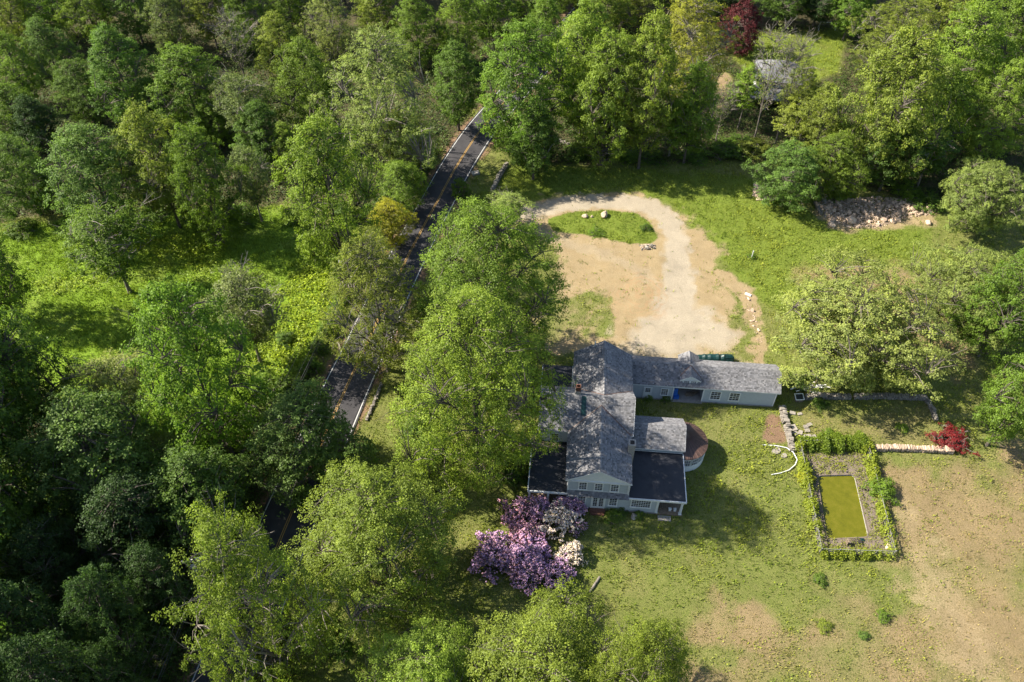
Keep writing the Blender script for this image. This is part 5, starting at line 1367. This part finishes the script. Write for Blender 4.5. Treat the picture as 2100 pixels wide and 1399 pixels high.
# utility poles and wires
def pole(x, y, label, transformer=False):
    e = empty("utility_pole", (x,y,0), .35); tag(e, label, "utility pole")
    mb = MB(); mb.tube([(0,0,-.3),(0,0,5),(0,0,10.4)],[.17,.15,.11],10); mb.build("pole", M['pole'], e)
    mb = MB(); mb.box(-1.2,-.06,9.75,1.2,.06,9.9); mb.bar((-.7,.02,9.75),(0,.02,9.1),.05,.04); mb.bar((.7,.02,9.75),(0,.02,9.1),.05,.04); mb.build("crossarm", M['wood_white'], e)
    for s in (-1.1,-.4,1.1): mb = MB(); mb.tube([(s,0,9.9),(s,0,10.0),(s,0,10.06),(s,0,10.16)],[.03,.07,.05,.07],8); mb.build("insulator", M['metal'], e)
    if transformer:
        mb = MB(); mb.tube([(-.35,-.2,8.0),(-.35,-.2,8.06),(-.35,-.2,8.95),(-.35,-.2,9.05)],[.24,.27,.27,.16],14); mb.tube([(-.45,-.2,9.05),(-.45,-.2,9.3)],.05,6); mb.tube([(-.25,-.2,9.05),(-.25,-.2,9.3)],.05,6); mb.build("transformer", M['metal'], e)
        mb = MB()
        for s in range(3): mb.tube([(.35+.16*s,-.1,8.5),(.4+.16*s,-.1,9.3)],.045,6)
        mb.build("fuse_cutouts", M['metal'], e)
    return e
PO = [(-38.2,6.0),(-33.3,40.8),(-24.1,88.5),(-16.4,121.5),(-2.0,156.0)]
pole(*PO[1], "utility pole with a grey transformer beside the lower road", True)
pole(*PO[2], "utility pole hidden in the roadside trees beside the upper road bend")
pole(*PO[3], "utility pole beside the far shaded stretch of road")
ca, sa = math.cos(.35), math.sin(.35)
for dx, z, r_, nm, lab in ((-1.1,10.16,.018,"power_line","thin power line along the road, outermost of the upper three"), (-.4,10.16,.018,"power_line","thin power line along the road, middle of the upper three"), (1.1,10.16,.018,"power_line","thin power line along the road, nearest the road"), (.14,7.2,.05,"telephone_cable","thick telephone cable below the power lines along the road"), (.14,6.7,.03,"telephone_cable","thinner cable under the telephone cable along the road")):
    mb = MB()
    for a, b2 in zip(PO, PO[1:]):
        A_ = Vector((a[0]+dx*ca, a[1]+dx*sa, z)); B_ = Vector((b2[0]+dx*ca, b2[1]+dx*sa, z))
        mb.tube([A_.lerp(B_,t/12)-Vector((0,0,3.2*(t/12)*(1-t/12))) for t in range(13)], r_, 4, False)
    o = mb.build(nm, M['wire']); tag(o, lab, "wire")
# white picket fence, bottom left
A_ = Vector((*un(305,1338),0)); B_ = Vector((*un(272,1420),0)); pk = empty("picket_fence", A_); tag(pk, "white picket fence in the dark lower left corner", "fence")
L_ = (B_-A_).length; k = int(L_/.2); ang = math.atan2((B_-A_).y,(B_-A_).x)
pm2 = MB(); pm2.poly([(-.05,-.015,.08),(.05,-.015,.08),(.05,.015,.08),(-.05,.015,.08),(-.05,-.015,1.0),(.05,-.015,1.0),(.05,.015,1.0),(-.05,.015,1.0),(0,-.015,1.1),(0,.015,1.1)],[(3,2,1,0),(0,1,5,8,4),(2,3,7,9,6),(1,2,6,5),(3,0,4,7),(5,6,9,8),(7,4,8,9)]); pmm = pm2.mesh("picket", M['white'])
for i in range(k): o = link("picket", pmm, pk); o.location = (B_-A_)*(i/k); o.rotation_euler = (sr_.gauss(0,.02),sr_.gauss(0,.02),ang)
for z in (.35,.8): mb = MB(); mb.bar((0,0,z),(B_-A_)+Vector((0,0,z)),.04,.08); o = mb.build("rail", M['white'], pk); 
# distant house
dh = empty("distant_house", (54.5,150.5,0), -.22); dh.scale = (.86,.86,.9); tag(dh, "white house with a grey hip roof half hidden behind trees at the top right", "house")
mb = MB(); mb.box(-5,0,0,5,9,5.0); mb.build("wall", M['white'], dh)
mb = MB(); hips = [(-5.6,-.6,5.0),(5.6,-.6,5.0),(5.6,9.6,5.0),(-5.6,9.6,5.0),(-1.0,4.5,8.0),(1.0,4.5,8.0),(-5.6,-.6,4.8),(5.6,-.6,4.8),(5.6,9.6,4.8),(-5.6,9.6,4.8)]
mb.poly(hips,[(0,1,5,4),(1,2,5),(2,3,4,5),(3,0,4),(0,6,7,1),(1,7,8,2),(2,8,9,3),(3,9,6,0),(9,8,7,6)]); mb.build("roof", M['slate'], dh)
mb = MB(); mb.poly([(-6.5,-4.5,2.6),(6,-4.5,2.6),(6,.2,3.5),(-6.5,.2,3.5),(-6.5,-4.5,2.45),(6,-4.5,2.45),(6,.2,3.35),(-6.5,.2,3.35)],[(0,1,2,3),(7,6,5,4),(0,4,5,1),(1,5,6,2),(2,6,7,3),(3,7,4,0)]); mb.build("porch_roof", M['slate'], dh)
for x in (-6.2,-2,2,5.7): mb = MB(); mb.box(x-.1,-4.3,0,x+.1,-4.1,2.5); mb.box(x-.16,-4.36,0,x+.16,-4.04,.2); mb.build("porch_post", M['white'], dh)
for x in (-3.3,-.8,2.2):
    mb = MB(); mb.box(x-.55,-.06,3.55,x+.55,-.01,4.75); w_ = mb.build("window", M['white'], dh); mb = MB(); mb.box(x-.42,-.08,3.68,x+.42,-.065,4.62); mb.build("pane", M['glass'], w_)
for x in (-3,0,3):
    mb = MB(); mb.box(x-.6,-.06,.6,x+.6,-.01,2.2); w_ = mb.build("window", M['white'], dh); mb = MB(); mb.box(x-.45,-.08,.75,x+.45,-.065,2.05); mb.build("pane", M['glass'], w_)
for y in (2.5,6.5):
    mb = MB(); mb.box(-5.06,y-.55,3.2,-5.01,y+.55,4.5); w_ = mb.build("window", M['white'], dh); mb = MB(); mb.box(-5.08,y-.42,3.3,-5.065,y+.42,4.4); mb.build("pane", M['glass'], w_)
gl_ = thing("goal_frame", (1695,63), "white goal frame at the back of the far lawn", "goal frame", -.1)
mb = MB(); mb.tube([(-1.9,0,0),(-1.9,0,2.0),(1.9,0,2.0),(1.9,0,0)],.08,6); mb.build("frame", M['white'], gl_); mb = MB(); mb.tube([(-1.9,0,2.0),(-1.9,1.2,0)],.05,5); mb.tube([(1.9,0,2.0),(1.9,1.2,0)],.05,5); mb.build("brace", M['white'], gl_)

# ------------------------------------------------------------------ ground cover that nobody could count
cr_ = np.random.default_rng(77)
NC = 400000
cy_ = 27 + (cr_.random(NC)**.9)*158
cx_ = (cr_.random(NC)*2-1)*(58+(cy_-30)*.47)
Zc = zones(cx_, cy_)
hu2, hw2 = in_house(cx_, cy_)
free = (Zc['road'] > 3.7) & (Zc['pool'] < -.3)
inside = ((hu2>-5.3)&(hu2<14)&(hw2>.1)&(hw2<15)) | ((hu2>-4.6)&(hu2<7.5)&(hw2>14)&(hw2<21.3)) | ((hu2>7)&(hu2<27.4)&(hw2>18.4)&(hw2<23.5)) | (np.hypot(hu2-14.3,hw2-9.75)<3.2)
free &= ~inside
deckin = sdf_poly(cx_, cy_, PF) > -.1
patch = fbm(cx_*.22, cy_*.22, 4); fine = fbm(cx_*1.1+9, cy_*1.1, 3)
dens = np.full(NC, .50) + (patch-.5)*1.0
dens = np.where(Zc['lush'] > .5, .75+(patch-.5)*.8, dens)
dens = np.where(Zc['meadow'] > .5, 1.0, dens)
dens = dens*(1-.35*Zc['dry'])
dens = dens*(1-.90*np.clip(Zc['sand']*1.1,0,1))*(1-.85*Zc['soil'])
dens = np.where(Zc['woods'] > .5, .42, dens)
dens = dens*(1-.9*Zc['gravel'])
dens = np.where(deckin, .8, dens)
dens *= np.clip((fine-.15)*2.4, .45, 1.1)
keep = free & (cr_.random(NC) < dens)
cx_, cy_ = cx_[keep], cy_[keep]; Zc = {k_: v_[keep] for k_, v_ in Zc.items()}; patch = patch[keep]; fine = fine[keep]; deckin = deckin[keep]; n = len(cx_)
weed = (cr_.random(n) < .10*np.clip(2.2*(patch-.32),.15,1.3))
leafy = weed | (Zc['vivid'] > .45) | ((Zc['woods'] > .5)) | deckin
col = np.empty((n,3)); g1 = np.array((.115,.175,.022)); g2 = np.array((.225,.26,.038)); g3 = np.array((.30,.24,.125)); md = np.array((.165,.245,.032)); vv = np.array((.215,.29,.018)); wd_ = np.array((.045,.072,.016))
a = np.clip(patch*1.6-.3+cr_.normal(size=n)*.16,0,1)[:,None]
col[:] = g1*(1-a)+g2*a
dd = (1-.85*weed)*np.clip(Zc['dry']*1.3*np.clip(1.2-1.2*patch-.0+cr_.normal(size=n)*.3,0,1),0,1); dd = dd[:,None]; col = col*(1-dd)+g3*dd
mm = Zc['meadow'][:,None]*(.6+.4*cr_.random((n,1))); col = col*(1-mm)+md*mm
vm = Zc['vivid'][:,None]; col = col*(1-vm)+vv*(.75+.4*cr_.random((n,1)))*vm
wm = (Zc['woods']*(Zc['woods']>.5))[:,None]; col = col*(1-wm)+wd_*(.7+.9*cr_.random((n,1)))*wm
col[deckin] = np.array((.17,.19,.03))
def cover(name, idx, per, label):
    m_ = len(idx); px = np.repeat(cx_[idx], per); py = np.repeat(cy_[idx], per); c_ = np.repeat(col[idx], per, axis=0); k = m_*per
    sc = np.repeat((.6+.8*fine[idx])*(1-.35*Zc['dry'][idx])*(1+.35*Zc['meadow'][idx])*(.7+.6*cr_.random(m_)), per)
    big = np.repeat(1+.35*weed[idx]+.9*Zc['woods'][idx]+.35*Zc['vivid'][idx], per)
    if name == 'grass':
        ang = cr_.random(k)*6.283; lean = .25+.55*cr_.random(k); hgt = .22*sc*(.6+.6*cr_.random(k)); w = .028+.024*cr_.random(k)
        bx = px+cr_.normal(size=k)*.22; by = py+cr_.normal(size=k)*.22
        d = np.stack([np.cos(ang),np.sin(ang)],1); s = np.stack([-d[:,1],d[:,0]],1)*w[:,None]
        V = np.empty((k,4,3)); 
        V[:,0,:2] = np.stack([bx,by],1)-s; V[:,1,:2] = np.stack([bx,by],1)+s; V[:,0,2] = V[:,1,2] = -.05
        V[:,2,:2] = np.stack([bx,by],1)+d*(lean*hgt)[:,None]+s*.8; V[:,3,:2] = np.stack([bx,by],1)+d*(lean*hgt)[:,None]-s*.8; V[:,2,2] = V[:,3,2] = hgt*.95
        V = V.reshape(-1,3); F_ = np.arange(4*k).reshape(k,4)
    else:
        pos = np.stack([px+cr_.normal(size=k)*.22*big, py+cr_.normal(size=k)*.22*big, (.06+.28*cr_.random(k)**1.5*sc)*big],1)
        nr = unit(np.stack([cr_.normal(size=k)*.45, cr_.normal(size=k)*.45, np.ones(k)],1))
        V, F_ = leaf_quads(pos, nr, .15*sc*big, cr_, .75)
    me = np_mesh(name, V, F_, M['cover'], cr_.random(k))
    at = me.attributes.new("icol", 'FLOAT_COLOR', 'FACE'); at.data.foreach_set("color", np.concatenate([c_, np.ones((k,1))],1).astype(np.float32).ravel())
    o = link(name, me); tag(o, label, name.replace('_',' '), kind="stuff"); return o
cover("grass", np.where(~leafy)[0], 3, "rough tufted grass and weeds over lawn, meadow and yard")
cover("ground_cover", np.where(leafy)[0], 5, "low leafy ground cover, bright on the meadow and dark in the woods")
